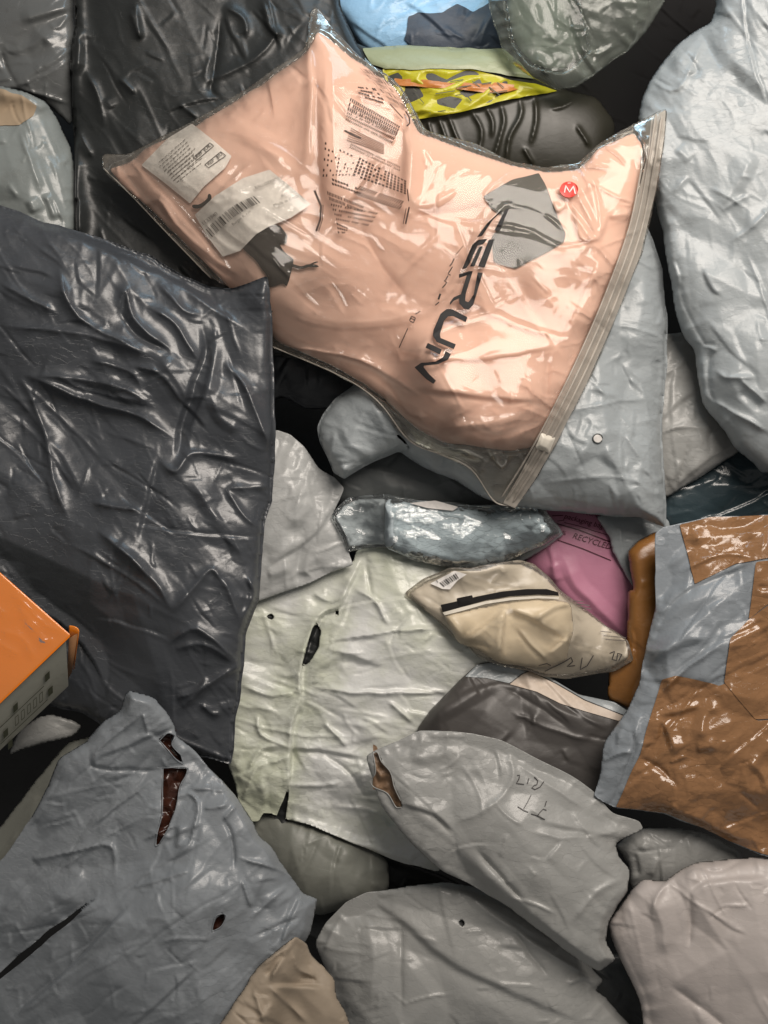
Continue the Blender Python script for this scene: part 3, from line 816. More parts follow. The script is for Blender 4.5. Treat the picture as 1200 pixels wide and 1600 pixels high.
# ---- greenish clear film edge beside it
b = body('clear_sleeve', [(505, -140), (515, 0), (545, 50), (565, 85), (600, 120), (560, 130), (520, 60), (480, -140)], CLEAR_GREY, -70, 22, gamma=.5, tins=[(24, 6, 2.2, 65)], folds=[(14, 4, 3, 65)], seed=66, depth=6)
tag(b.o, 'narrow strip of greenish clear film along the top black bag', 'clear sleeve')

# ---- black bag, top left
b = body('black_bag', [(112, -140), (116, 0), (117, 40), (112, 70), (110, 110), (112, 150), (115, 200), (116, 260), (117, 345), (125, 420), (200, 520), (460, 560), (540, 540), (640, 420), (600, 200), (570, 90), (552, 60), (530, 0), (520, -140)],
         BLACK_MATT, -55, 50, gamma=.45, lip=3, tins=[(120, 10, 1.6, 65), (56, 6, 1.9, 65), (27, 2.8, 1.7, 60), (13, .7, 1.2, 0)], folds=[(34, 6, 4, 62), (17, 3, 3, 55)], pucker=(4, 26, 16), seed=65, cw=1.0, ca=1.0, fac=[(100, .14, 2.0, 65), (40, .10, 1.8, 65)], rcm=.55, depth=25,
         creases=[('r', cr(0, 0, .5, (690, 60), (670, 230), (660, 280), (690, 310)), 5, -10), ('r', cr(0, 0, .5, (640, 260), (800, 180), (880, 80)), 6, 8), ('b', cr(0, 0, .25, (480, 180), (490, 330), (470, 480)), 6, 7), ('r', cr(0, 0, .25, (540, 440), (620, 620), (650, 800)), 6, 8), ('r', cr(0, 0, .25, (480, 800), (530, 900), (580, 990)), 5, 8), ('r', cr(0, 0, .25, (820, 60), (880, 250)), 6, 9), ('r', cr(0, 0, .25, (740, 480), (850, 590)), 5, 8), ('b', cr(0, 0, .25, (660, 620), (700, 680)), 8, 6),
                  ('r', cr(0, 0, .5, (700, 20), (760, 60), (770, 120)), 6, 9), ('r', cr(0, 0, .5, (820, 0), (850, 90), (890, 110)), 5, 9), ('r', cr(0, 0, .5, (420, 0), (440, 120)), 5, 7), ('r', cr(0, 0, .25, (1110, 650), (1190, 700), (1240, 740)), 3, 6)])
tag(b.o, 'dull black polythene bag at the top left, behind the peach garment', 'black bag', G_BLACK)

# ---- 
b = body('black_bag', [(520, 1320), (620, 1340), (700, 1370), (790, 1420), (700, 1460), (500, 1470), (440, 1440)], BLACK_MATT, -170, 30, tins=[(50, 6, 1.3, 0)], seed=62, fac=(), depth=15)  # black body stands in for the dark of the gap
tag(b.o, 'dull black shape standing in for the dark gap under the white bag', 'black bag', G_BLACK)

# ---- olive grey shaded mailer, lower centre
b = body('mailing_bag', [(380, 1300), (400, 1270), (480, 1280), (560, 1315), (606, 1345), (608, 1388), (590, 1410), (540, 1420), (500, 1430), (440, 1410)], GREY_OLIVE_SHADED, -105, 55, gamma=0.80, tins=[(60, 6, 1.8, 80), (28, 2, 1.5, 80)], pucker=(4, 18, 20), seed=61, facm=1.2, rcm=.5, depth=20,
         creases=[('r', K5c((410, 700), (370, 800), (330, 880)), 7, -5), ('r', K5c((500, 740), (470, 820)), 6, -5)])
tag(b.o, 'olive-grey bag lying in shade below the white bag', 'mailing bag', G_GREY)
# ---- dark grey one under it, bottom right
b = body('mailing_bag', [(880, 1490), (985, 1490), (1020, 1560), (1040, 1720), (900, 1720)], GREY_DARK, -110, 50, gamma=.6, tins=[(50, 6, 1.5, 60)], seed=59, depth=15)
tag(b.o, 'dark charcoal bag showing between the two bottom right bags', 'mailing bag', G_GREY)

# ---- bottom centre grey mailer
pin = [(716, 1440), (722, 1436), (727, 1442), (724, 1450), (719, 1447)]
b = body('mailing_bag', [(490, 1475), (510, 1440), (540, 1410), (570, 1395), (600, 1390), (690, 1378), (740, 1385), (800, 1410), (900, 1480), (930, 1520), (944, 1532), (930, 1548), (950, 1562), (985, 1600), (1010, 1660), (1000, 1720), (520, 1720), (530, 1600), (510, 1520)],
         GREY, -45, 58, gamma=1.30, tins=[(130, 10, 1.5, 30), (60, 5, 1.7, 40), (28, 1.8, 1.5, 30)], folds=[(46, 7, 4, 38)], pucker=(4, 26, 20), seed=57, ca=.8, cw=.6, facm=2.1, fac=[(140, .10, 1.7, 35), (55, .05, 1.6, 35), (24, .025, 1.5, 20)], rcm=.45, depth=25, holes=[pin],
         creases=[('s', cr(340, 1280, 860 / 1200, (310, 160), (420, 240), (500, 310), (640, 380), (780, 440)), 9, 9), ('r', cr(340, 1280, 860 / 1200, (560, 180), (700, 280), (830, 350)), 7, 8), ('b', cr(340, 1280, 860 / 1200, (320, 200), (340, 300), (330, 420)), 18, 7), ('r', cr(340, 1280, 860 / 1200, (310, 160), (260, 230), (230, 300)), 8, 7), ('r', cr(340, 1280, 860 / 1200, (400, 220), (400, 420)), 7, -5), ('r', cr(340, 1280, 860 / 1200, (640, 240), (720, 340)), 7, -7), ('b', cr(340, 1280, 860 / 1200, (760, 360), (800, 345), (840, 380)), 5, 9)])
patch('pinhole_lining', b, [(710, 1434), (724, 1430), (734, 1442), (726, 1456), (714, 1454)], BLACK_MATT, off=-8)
tag(b.o, 'wide grey mailing bag with a tiny pinhole at the bottom centre', 'mailing bag', G_GREY)

# ---- white crumpled mailer, centre
sl1 = K2c((342, 1055), (365, 960), (388, 890), (405, 872), (420, 900), (408, 970), (375, 1030))
sl2 = K2c((478, 850), (484, 815), (494, 808), (490, 840))
sl3 = K5c((292, 480), (270, 540), (240, 615), (238, 635), (276, 636), (286, 560))
sl4 = K2c((196, 838), (215, 830), (232, 842), (222, 857), (202, 850))
b = body('white_mailing_bag', [(400, 935), (470, 908), (552, 880), (556, 862), (575, 850), (620, 856), (700, 880), (780, 900), (800, 1000), (780, 1110), (740, 1180), (700, 1280), (688, 1364), (640, 1352), (560, 1322), (510, 1300), (480, 1287), (445, 1280), (424, 1272), (410, 1270), (404, 1283), (394, 1284), (384, 1268), (374, 1250), (358, 1200), (340, 1120), (330, 1040), (350, 960)],
         WHITE, -72, 26, gamma=1.20, tins=[(90, 7, 1.7, 10), (46, 6, 1.6, 15), (23, 3.4, 1.5, 10), (12, 1.3, 1.1, 0)], folds=[(22, 6, 4, 8), (13, 3, 3, 25)], pucker=(4, 18, 16), seed=55, ca=.95, cw=.6, facm=1.9, fac=[(90, .11, 1.8, 10), (40, .09, 1.8, 15), (19, .06, 1.5, 20)], rcm=1.3, depth=15, wob=1.6, holes=[sl1, sl2, sl3, sl4],
         creases=[('s', K2c((600, 590), (540, 720), (500, 800), (440, 830), (400, 880), (345, 1050), (345, 1200)), 4, -16), ('s', K5c((345, 130), (310, 240), (300, 340), (295, 480)), 4, -14), ('r', K2c((600, 590), (630, 770)), 4, -8), ('r', K2c((700, 880), (640, 780), (560, 730)), 5, 8), ('r', K2c((480, 940), (650, 910), (920, 885)), 5, 8), ('r', K2c((700, 950), (760, 850), (790, 830)), 4, -6),
                  ('r', K2c((110, 1030), (280, 1050)), 4, -6), ('s', K2c((165, 785), (280, 770), (420, 740), (550, 640)), 4, -5), ('r', K2c((380, 740), (460, 780), (540, 740)), 5, 7), ('b', K2c((350, 1100), (500, 1000), (640, 1030)), 10, 8), ('r', K5c((380, 85), (600, 110), (950, 105)), 5, 9), ('r', K5c((430, 230), (530, 330)), 5, 9), ('b', K5c((550, 250), (700, 300), (800, 250)), 20, 9),
                  ('s', K5c((290, 345), (420, 345), (600, 380)), 4, 8), ('r', K5c((440, 365), (540, 440), (600, 530)), 5, -8), ('r', K5c((295, 485), (400, 485), (500, 480)), 4, 6), ('r', K5c((120, 440), (180, 340), (260, 330)), 5, 9), ('r', K5c((100, 550), (150, 430), (200, 400)), 5, 8), ('s', K5c((90, 560), (140, 640), (200, 550), (190, 450)), 5, 7), ('r', K5c((210, 400), (290, 370)), 5, 8), ('r', K5c((300, 340), (180, 280), (160, 200)), 5, 8),
                  ('r', K5c((100, 80), (220, 120), (340, 100)), 5, 7), ('r', K5c((700, 150), (800, 230)), 5, 8), ('b', K5c((280, 620), (450, 690), (620, 740), (800, 800)), 7, 8), ('r', K5c((480, 570), (640, 600), (740, 720)), 5, 6)])
tag(b.o, 'creased greenish-white mailing bag with short black slits in the middle of the pile', 'mailing bag')
for s in (sl1, sl3):
    c = np.mean(np.array(s), 0)
    patch('black_lining', b, [tuple(c + (np.array(p) - c) * 1.4) for p in s], BLACK_MATT, off=-9, relief=lambda X, Y: crumple(X, Y, 10, 1, 0, 4) * 4)
for s in (sl2, sl4):
    c = np.mean(np.array(s), 0)
    patch('black_lining', b, [tuple(c + (np.array(p) - c) * 1.5) for p in s], BLACK_MATT, off=-8)

# ---- pale grey upper mailer (centre left)
b = body('mailing_bag', K2c((120, 150), (235, 80), (300, 100), (360, 160), (410, 240), (480, 275), (516, 320), (500, 360), (470, 420), (500, 470), (528, 530), (536, 590), (552, 632), (470, 660), (350, 718), (250, 752), (165, 782), (60, 800), (-20, 600), (20, 300)),
         WHITE_GREY, -55, 38, gamma=1.20, tins=[(80, 7, 1.5, 110), (38, 4, 1.6, 100), (18, 1.4, 1.3, 0)], folds=[(24, 4, 3, 110)], pucker=(3, 18, 14), seed=53, facm=1.8, depth=15, wob=1.2,
         creases=[('s', K2c((516, 320), (450, 440), (370, 530), (240, 620), (190, 650)), 4, -8), ('b', K2c((350, 540), (330, 620), (330, 720)), 6, -9), ('b', K2c((300, 240), (330, 180)), 6, -6), ('b', K2c((330, 290), (320, 480)), 14, 6), ('r', K2c((340, 660), (440, 640), (540, 635)), 5, 6), ('b', K2c((200, 680), (300, 640)), 9, 7), ('r', K2c((380, 590), (460, 560), (530, 540)), 5, 6), ('b', K2c((210, 620), (330, 525)), 8, 5)])
tag(b.o, 'pale warm grey bag with a folded flap beside the big black bag', 'mailing bag', G_GREY)

# ---- pink bag
b = body('pink_mailing_bag', [(812, 770), (950, 790), (985, 850), (1004, 925), (1010, 1010), (960, 1010), (930, 990), (880, 940), (846, 900), (820, 880), (830, 840)], PINK, -105, 30, gamma=0.90, tins=[(70, 5, 1.5, 50), (34, 1.6, 1.3, 40)], seed=51, fac=[(80, .1, 1.5, 50)], rcm=.4, depth=15,
         creases=[('b', [(880, 870), (900, 915), (950, 965), (985, 1000)], 9, 7), ('b', [(862, 880), (872, 910)], 9, 6), ('r', [(966, 870), (978, 935)], 5, 6)])
tag(b.o, 'bright pink mailing bag printed with the word RECYCLED', 'mailing bag')
ribbons('printed_rules', b, [(KP((300, 312), (560, 385), (860, 500), (900, 515)), 1.7), (KP((345, 492), (600, 580), (900, 705)), 1.4), (KP((285, 240), (400, 235)), 1.2), (KP((340, 295), (410, 285)), 1.0), (KP((410, 310), (560, 345), (860, 440)), 1.0)], INK_MAROON, off=1.4)
lettering('printed_words', b, [('RECYCLED', *KP((490, 470))[0], 13, 17, .2), ('100% COMPOSTABLE', *KP((520, 200))[0], 7, 14, .2), ('packaging bag', *KP((405, 262))[0], 11.5, 15.5, .2), ('%', *KP((385, 430))[0], 9, 17, 0)], INK_MAROON, off=1.5)

# ---- silver grey flap over the pink bag
b = body('mailing_bag', [(930, 806), (1040, 806), (1060, 850), (1020, 880), (1000, 925), (990, 918), (980, 902), (968, 884), (956, 862), (952, 836)], GREY_COOL, -82, 18, gamma=.5, tins=[(30, 5, 1.4, 70), (14, 1.6, 1, 0)], seed=49, depth=8, creases=[('r', [(968, 822), (972, 860), (990, 915)], 4, 6)])
tag(b.o, 'small silvery grey bag flap wedged between the pink bag and the brown parcel', 'mailing bag', G_GREY)

# ---- brown tape-wrapped parcel edge
b = body('brown_wrapped_parcel', [(1024, 830), (994, 846), (980, 862), (984, 890), (990, 920), (981, 924), (979, 1012), (952, 1036), (948, 1092), (986, 1108), (1040, 1110), (1090, 1000), (1080, 880), (1050, 830)], TAPE_DARK, -55, 40, gamma=.5, tins=[(60, 5, 1.8, 90), (26, 2, 1.4, 80)], seed=47, depth=25, wob=1)
tag(b.o, 'narrow parcel wrapped in deep brown tape between the pink bag and the taped bag', 'parcel')

# ---- 
b = body('mailing_bag', [(812, 820), (826, 800), (852, 796), (870, 818), (882, 836), (858, 852), (836, 868), (806, 882), (790, 876)], GREY_COOL, -85, 24, gamma=.5, tins=[(24, 4, 1, 0)], seed=45, depth=8)
tag(b.o, 'tiny grey-blue bag corner pointing right onto the pink bag', 'mailing bag', G_GREY)

# ---- clear crinkled bag with pale blue contents
wr = body('inner_wrap', [(522, 808), (536, 790), (560, 780), (606, 778), (612, 850), (570, 852), (546, 854), (540, 836)], plastic('grey_inner_wrap', (0.48, 0.52, 0.54), rough=.3, fine=90, strength=.4), -80, 26, gamma=.5, tins=[(26, 6, 1.2, 10), (13, 2.5, 1, 0)], seed=44, depth=8)
CB = body('pale_blue_clothing', [(602, 778), (640, 781), (720, 788), (800, 790), (848, 794), (876, 830), (846, 853), (800, 872), (768, 889), (700, 885), (640, 872), (600, 855)], PALE_BLUE, -72, 34, gamma=.5, tins=[(50, 6, 1.8, 10), (24, 2.4, 1.5, 20)], folds=[(20, 4, 4, 10)], seed=41, fac=[(60, .10, 1.6, 10)], rcm=.4, depth=10)
tag(CB.o, 'pale blue folded clothing wrapped in crinkled clear film', 'clothing')
CF = body('clear_film_bag', [(516, 808), (530, 788), (545, 776), (600, 770), (640, 778), (720, 786), (800, 788), (850, 792), (880, 832), (850, 854), (800, 874), (772, 892), (740, 890), (690, 886), (640, 874), (606, 856), (570, 858), (545, 862), (536, 840)], CLEAR_BLUE, -60, 6, gamma=0.80, tins=[(34, 6, 1.3, 20), (17, 3, 1.2, 60), (9, 1, 1, 0)], folds=[(14, 3, 3, 30)], pucker=(4, 14, 12), seed=43, under=wr, rcm=.5, depth=0)
wr.o.parent = CF.o
tag(CF.o, 'crinkled clear plastic bag around pale blue clothing, above the white bag', 'clear bag')
patch('white_corner', CF, [(640, 786), (680, 782), (716, 792), (708, 798), (668, 794)], PAPER, off=1.5, soft=.05)
# ---- smoky grey sleeve with pale strip, under the centre mailer
b = body('smoky_sleeve', [(650, 1140), (672, 1110), (700, 1082), (722, 1060), (745, 1038), (770, 1034), (812, 1042), (850, 1056), (900, 1082), (960, 1100), (990, 1118), (990, 1180), (960, 1262), (900, 1290), (720, 1290), (662, 1210)],
         SMOKY, -45, 42, gamma=0.90, tins=[(70, 7, 1.6, 30), (34, 3, 1.5, 40)], folds=[(26, 4, 3.5, 35)], seed=38, rcm=.6, depth=15, wob=1.2,
         creases=[('b', K6b((300, 220), (420, 150), (500, 100)), 12, 6), ('s', K6b((270, 230), (300, 190), (520, 100), (760, 200), (900, 240)), 6, -5), ('r', K6b((560, 200), (700, 260), (840, 300)), 6, 7), ('r', K6b((520, 110), (640, 180), (760, 260)), 6, -6)])
tag(b.o, 'dark smoky plastic sleeve with a pale sealing strip, tucked behind the handwritten bag', 'plastic sleeve')
patch('sealing_strip', b, K6b((550, 105), (592, 72), (616, 62), (700, 102), (800, 160), (932, 212), (915, 228), (800, 195), (720, 170), (640, 130)), PAPER_DARKER, off=1.6, soft=.03)
patch('grey_border', b, K6b((400, 80), (440, 40), (490, 32), (590, 48), (680, 80), (780, 140), (900, 165), (945, 195), (932, 208), (800, 156), (700, 98), (616, 58), (588, 70), (548, 102), (470, 84)), GREY_COOL, off=1.2, soft=.05)

# ---- cream pouch in clear film, with black zip
pouch_poly = [(630, 926), (660, 905), (700, 888), (740, 886), (780, 878), (812, 874), (836, 884), (858, 902), (876, 924), (908, 946), (940, 972), (982, 1000), (990, 1030), (962, 1048), (930, 1054), (890, 1060), (850, 1058), (824, 1048), (780, 1040), (748, 1028), (732, 1014), (712, 1000), (690, 976), (662, 952)]
inner = body('padding_sheet', [(x * .965 + 811 * .035, y * .94 + 966 * .06) for x, y in pouch_poly], plastic('oatmeal_lining', (0.60, 0.56, 0.50), rough=.6, fine=60, strength=.15), -62, 26, gamma=.5, tins=[(40, 4, 1.3, 30)], depth=8, seed=36, fac=())
gar = body('folded_clothing', K3((232, 345), (470, 300), (700, 262), (860, 290), (868, 420), (840, 580), (700, 612), (500, 585), (400, 520), (300, 488), (262, 420)), CREAM, -38, 32, gamma=.5, tins=[(60, 4, 1.4, 30)], depth=10, seed=33, cw=1.0, ca=1.0, fac=[(40, .10, 1.4, 30)], rcm=.3,
           creases=[('s', K3((330, 470), (430, 400), (540, 320)), 4, -10), ('s', K3((520, 560), (530, 440), (540, 320)), 3, 12), ('s', K3((540, 320), (690, 390), (830, 460)), 4, 12), ('s', K3((740, 530), (790, 490), (850, 440)), 4, -9), ('s', K3((580, 410), (650, 490), (740, 580)), 3, 9), ('b', K3((680, 370), (780, 310), (860, 290)), 7, 10), ('r', K3((310, 485), (420, 500), (460, 530)), 4, -10)])
tag(gar.o, 'cream coloured folded clothing inside the pouch with the black zip', 'clothing')
P = body('clear_pouch', pouch_poly, CLEAR_POUCH, -50, 5, gamma=0.85, tins=[(50, 4, 1.5, 20), (25, 1.6, 1.3, 0)], folds=[(20, 2, 3, 60)], pucker=(2, 20, 10), depth=0, seed=35, fac=[(60, .06, 1.4, 20)], under=inner, rcm=.5,
         creases=[('r', K3((440, 220), (500, 150), (560, 110)), 5, 5), ('b', K3((870, 470), (920, 420), (960, 520)), 10, 7), ('b', K3((900, 600), (960, 520)), 7, -6), ('r', K3((860, 300), (870, 440), (830, 580)), 5, -5)])
inner.o.parent = P.o
tag(P.o, 'clear plastic pouch with black slide zip, barcode label and cream clothing inside', 'zip pouch')
patch('zip_tape', P, K3((216, 300), (300, 282), (400, 258), (520, 234), (640, 222), (740, 222), (796, 238), (800, 256), (700, 250), (560, 258), (440, 278), (320, 310), (226, 336)), BLACK_CLOTH, off=2.5, soft=.02)
patch('zip_edge', P, K3((226, 338), (320, 312), (440, 282), (560, 264), (700, 256), (800, 262), (800, 272), (700, 268), (560, 278), (440, 296), (330, 328), (236, 352)), SLIDER, off=2.0, soft=.02)
patch('zip_slider', P, K3((294, 268), (372, 252), (382, 292), (304, 306)), BLACK_CLOTH, off=3, relief=lambda X, Y: X * 0 + 5, soft=.06)
lb = patch('barcode_label', P, K3((165, 195), (285, 132), (345, 150), (300, 180), (262, 224), (225, 222)), PAPER, off=1.6, cell=1.5, soft=.03)
bars = []
for i in range(9):
    u = i / 8.
    bars.append((K3((212 + 76 * u, 190 - 44 * u), (234 + 70 * u, 210 - 40 * u)), [1.6, .8, 1.2, 2, .8, 1.5, .8, 2, 1.2][i]))
ribbons('barcode', P, bars, INK, off=2.6, parent=lb)
lettering('label_words', P, [('S', 683, 911, 6, -30, 0)], INK, off=2.6, parent=lb)
pr_ = ribbons('pouch_print', P, [(K3((870, 280), (920, 285)), 1.2), (K3((885, 296), (950, 303)), 1.5), (K3((905, 312), (960, 320)), 1.2), (K3((1005, 430), (1060, 436)), 1.2), (K3((1020, 452), (1130, 462)), 1.2), (K3((1030, 470), (1130, 478)), 1.2)], INK_GREY, off=1.5)
pr_['kind'] = 'stuff'
ribbons('pen_scribble', P, [(K3((730, 628), (790, 600), (830, 580), (860, 560), (868, 580), (840, 605), (880, 600)), 1.6), (K3((915, 560), (905, 620), (940, 600), (970, 550)), 1.5), (K3((1050, 540), (1075, 530), (1062, 570), (1085, 575), (1090, 540), (1110, 545), (1095, 575)), 1.7), (K3((700, 600), (740, 590), (760, 600)), 1.4)], INK_PEN, off=1.6)

# ---- grey corner between
b = body('mailing_bag', [(960, 1322), (976, 1308), (1006, 1294), (1044, 1292), (1100, 1300), (1160, 1330), (1160, 1400), (1000, 1400), (984, 1380), (984, 1354), (972, 1336)],
         GREY, -20, 42, gamma=1.10, tins=[(40, 5, 1.5, 70), (20, 2, 1.4, 60)], pucker=(4, 14, 12), seed=31, facm=1.4, depth=15,
         creases=[('r', cr(880, 1280, 320 / 1200, (400, 190), (550, 180), (660, 165)), 4, -6), ('b', cr(880, 1280, 320 / 1200, (520, 330), (560, 220)), 5, 6), ('b', cr(880, 1280, 320 / 1200, (440, 330), (420, 200)), 5, -6), ('b', cr(880, 1280, 320 / 1200, (450, 150), (500, 180)), 7, 5)])
tag(b.o, 'small gathered grey bag corner poking out below the brown taped bag', 'mailing bag', G_GREY)

# ---- grey mailer under the zip bag
b = body('mailing_bag', [(1010, 352), (1022, 378), (1034, 420), (1042, 500), (1043, 560), (1038, 620), (1034, 680), (1038, 740), (1040, 790), (1041, 823), (1026, 818), (1002, 808), (960, 806), (900, 800), (840, 796), (790, 790), (745, 772), (716, 752), (690, 742), (660, 730), (640, 716), (624, 704), (600, 714), (574, 726), (548, 740), (536, 748), (522, 738), (512, 716), (500, 692), (494, 668), (504, 648), (522, 624), (545, 606), (700, 480), (860, 360)],
         GREY_COOL, -25, 78, gamma=0.85, lip=3, tins=[(100, 7, 1.6, 60), (48, 4.5, 1.6, 20), (24, 2.6, 1.5, 10), (12, 1.1, 1, 0)], folds=[(22, 4, 4, 15), (12, 2.2, 3, 30)], pucker=(4.5, 20, 18), wob=1.6, depth=25, seed=27, facm=1.9,
         holes=[cr(400, 520, 1 / 3., (650, 380), (656, 430), (664, 478), (694, 504), (716, 532), (713, 556), (706, 536), (686, 512), (656, 488), (647, 430))],
         creases=[('r', cr(400, 520, 1 / 3., (340, 620), (480, 610), (540, 610)), 5, -8), ('b', cr(400, 520, 1 / 3., (400, 420), (440, 520), (560, 600)), 10, 7), ('r', cr(400, 520, 1 / 3., (370, 470), (350, 560), (340, 640)), 7, 7), ('s', K8((100, 1040), (200, 1150), (240, 1260), (290, 1330)), 5, 8), ('r', K8((0, 1195), (160, 1190)), 4, -5), ('r', K8((0, 260), (110, 400), (180, 740)), 10, 7), ('b', K8((230, 200), (250, 400)), 9, -8),
                  ('r', K5((600, 1170), (800, 1130), (900, 1120)), 6, 7), ('b', K5((740, 1300), (800, 1410)), 12, 6), ('r', K5((820, 1040), (940, 1140)), 8, 7), ('r', K5((500, 1440), (800, 1420), (950, 1500)), 6, 5)])
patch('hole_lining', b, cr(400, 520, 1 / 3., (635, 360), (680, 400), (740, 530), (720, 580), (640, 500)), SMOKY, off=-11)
tag(b.o, 'grey mailing bag with a punched round hole under the clear zip bag', 'mailing bag', G_GREY)
ring = patch('punched_hole', b, [(934 + 7 * math.cos(a * math.pi / 8), 685 + 6.5 * math.sin(a * math.pi / 8)) for a in range(16)], PAPER, off=1.5, cell=1.2, soft=.02)
tube('hole_rim', b, [(934 + 7.5 * math.cos(a * math.pi / 8 + .4), 685 + 7 * math.sin(a * math.pi / 8 + .4)) for a in range(16)], 1.0, GREY_DARK, off=1.6, parent=ring)

# ---- large grey mailer, upper right
b = body('mailing_bag', [(1118, 16), (1116, -40), (1130, -130), (1345, -130), (1345, 760), (1225, 738), (1190, 740), (1180, 728), (1168, 716), (1146, 700), (1130, 672), (1108, 648), (1098, 628), (1092, 592), (1084, 548), (1066, 524), (1054, 480), (1044, 420), (1034, 360), (1022, 310), (1010, 262), (1000, 214), (996, 182), (1004, 150), (1026, 110), (1054, 72), (1082, 50), (1112, 36)],
         GREY_COOL, -25, 100, gamma=0.80, tins=[(150, 14, 1.5, 70), (70, 6, 1.8, 60), (32, 2.4, 1.6, 50), (15, .8, 1, 0)], folds=[(46, 7, 3.5, 60), (22, 3, 3, 45)], pucker=(5, 28, 22), wob=1.6, depth=40, seed=23, ca=.8, cw=.65, facm=1.3, fac=[(120, .15, 1.7, 65), (48, .12, 1.7, 60), (22, .08, 1.4, 50)], rcm=.4, tilt=(0.03, 0.0),
         creases=[('r', K8((500, 55), (560, 85), (690, 95)), 5, -8), ('r', K8((700, 140), (640, 220), (640, 420), (690, 560)), 7, -10), ('r', K8((500, 60), (640, 110), (700, 150)), 6, 8), ('r', K8((700, 290), (760, 345), (870, 350), (1000, 345)), 6, 9), ('r', K8((870, 350), (1000, 470), (1100, 540)), 6, 9), ('b', K8((870, 450), (960, 530), (1050, 590)), 9, -9),
                  ('r', K8((650, 520), (800, 610), (950, 690), (1100, 770)), 7, 11), ('b', K8((560, 300), (590, 450), (640, 540)), 8, 8), ('b', [(1130, 20), (1090, 60), (1050, 110)], 10, 9), ('r', [(1060, 70), (1090, 110), (1070, 120)], 6, -8), ('r', [(1010, 120), (1060, 140), (1100, 60)], 6, 7), ('b', [(1120, 330), (1150, 290), (1180, 240)], 13, 7), ('b', [(1060, 230), (1080, 250)], 10, 6), ('r', [(1140, 380), (1180, 350), (1230, 300)], 6, 6),
                  ('r', [(1050, 300), (1075, 275)], 5, 5), ('r', [(1128, 330), (1150, 315), (1172, 304)], 5, 5)])
tag(b.o, 'big bulging grey mailing bag at the upper right edge', 'mailing bag', G_GREY)

# ---- bottom-right pale pinkish mailer
b = body('mailing_bag', [(950, 1440), (968, 1416), (990, 1386), (1004, 1374), (1040, 1376), (1062, 1360), (1082, 1350), (1104, 1346), (1150, 1342), (1345, 1320), (1345, 1720), (1030, 1720), (1008, 1620), (1000, 1560), (980, 1522), (966, 1490), (954, 1462)],
         GREY_PINK, 10, 80, gamma=0.72, tins=[(120, 9, 1.3, 60), (55, 4.5, 1.6, 80), (26, 1.6, 1.4, 30)], folds=[(40, 4, 3, 70)], pucker=(4, 26, 22), wob=1.4, depth=30, seed=19, ca=.9, cw=.7, facm=1.8, fac=[(150, .11, 1.6, 60), (60, .08, 1.6, 60), (26, .05, 1.4, 60)], rcm=.35, tinm=.8,
         creases=[('b', [(1022, 1405), (1035, 1450), (1040, 1490)], 13, 8), ('r', [(1078, 1390), (1080, 1440), (1076, 1480)], 6, -7), ('s', [(1075, 1396), (1110, 1378), (1200, 1370)], 6, -8), ('r', [(1062, 1362), (1030, 1395), (1018, 1430)], 6, 7), ('r', [(1080, 1352), (1120, 1360), (1160, 1345)], 6, -6), ('r', [(1050, 1540), (1090, 1570), (1140, 1610)], 9, -7)])
tag(b.o, 'plump pale pinkish-grey mailing bag in the bottom right corner', 'mailing bag', G_GREY)

# ---- centre grey mailer with handwriting
tear = K6b((92, 330), (110, 335), (122, 365), (150, 400), (165, 450), (185, 495), (190, 515), (170, 515), (140, 470), (95, 450), (86, 425), (100, 400))
b = body('mailing_bag', [(572, 1180), (590, 1170), (620, 1158), (655, 1142), (700, 1143), (740, 1146), (785, 1156), (840, 1186), (900, 1216), (930, 1238), (956, 1270), (1000, 1284), (1006, 1296), (962, 1316), (968, 1340), (984, 1360), (982, 1392), (962, 1420), (950, 1440), (946, 1470), (962, 1500), (936, 1518), (915, 1506), (880, 1484), (800, 1420), (740, 1385), (690, 1360), (650, 1325), (618, 1290), (592, 1254), (584, 1226)],
         GREY, 30, 44, gamma=1.35, tins=[(110, 8, 1.4, 40), (52, 5, 1.7, 40), (25, 2, 1.5, 50), (13, .6, 1, 0)], folds=[(36, 4, 4, 42)], pucker=(3.5, 22, 14), wob=1.3, depth=25, seed=15, ca=.8, cw=.6, facm=2.0, fac=[(130, .11, 1.7, 40), (52, .06, 1.6, 40), (20, .03, 1.4, 20)], rcm=.6, holes=[tear],
         creases=[('s', K6b((190, 510), (300, 545), (362, 600)), 4, 8), ('r', K6b((440, 660), (520, 750), (600, 835)), 6, -12), ('b', K6b((430, 700), (520, 800), (620, 900), (800, 1030)), 16, 10), ('b', K6b((270, 270), (240, 350), (330, 340)), 10, 5), ('b', K6b((180, 300), (300, 280), (420, 280)), 12, 6),
                  ('r', K6b((360, 570), (480, 520), (560, 420), (540, 300)), 10, 6), ('r', K6b((880, 680), (960, 730), (880, 880)), 7, 7), ('r', K6b((620, 600), (760, 620), (960, 590)), 10, 5), ('r', K6b((760, 900), (840, 800), (920, 760)), 8, 6), ('s', K6b((120, 560), (300, 740), (500, 880), (800, 1050)), 5, 7), ('r', K6b((540, 340), (660, 430), (800, 520)), 7, 4)])
tag(b.o, 'smooth grey mailing bag with handwritten marks and a frayed hole at its left end', 'mailing bag', G_GREY)
for q in (tear[:6], tear[6:] + tear[:1]):
    tube('curled_edge', b, [(x + rnd_.uniform(-1, 1), y + rnd_.uniform(-1, 1)) for x, y in q], 1.0, GREY, off=0.7)
c = np.mean(np.array(tear), 0)
patch('brown_padding', b, [(max(583, q[0]), q[1]) for q in [tuple(c + (np.array(p) - c) * 1.25) for p in tear]], plastic('frayed_brown_padding', (0.24, 0.15, 0.09), rough=0.5, fine=120, strength=0.6), off=-9, wob=1, relief=lambda X, Y: crumple(X, Y, 9, 1, 0, 4) * 6)
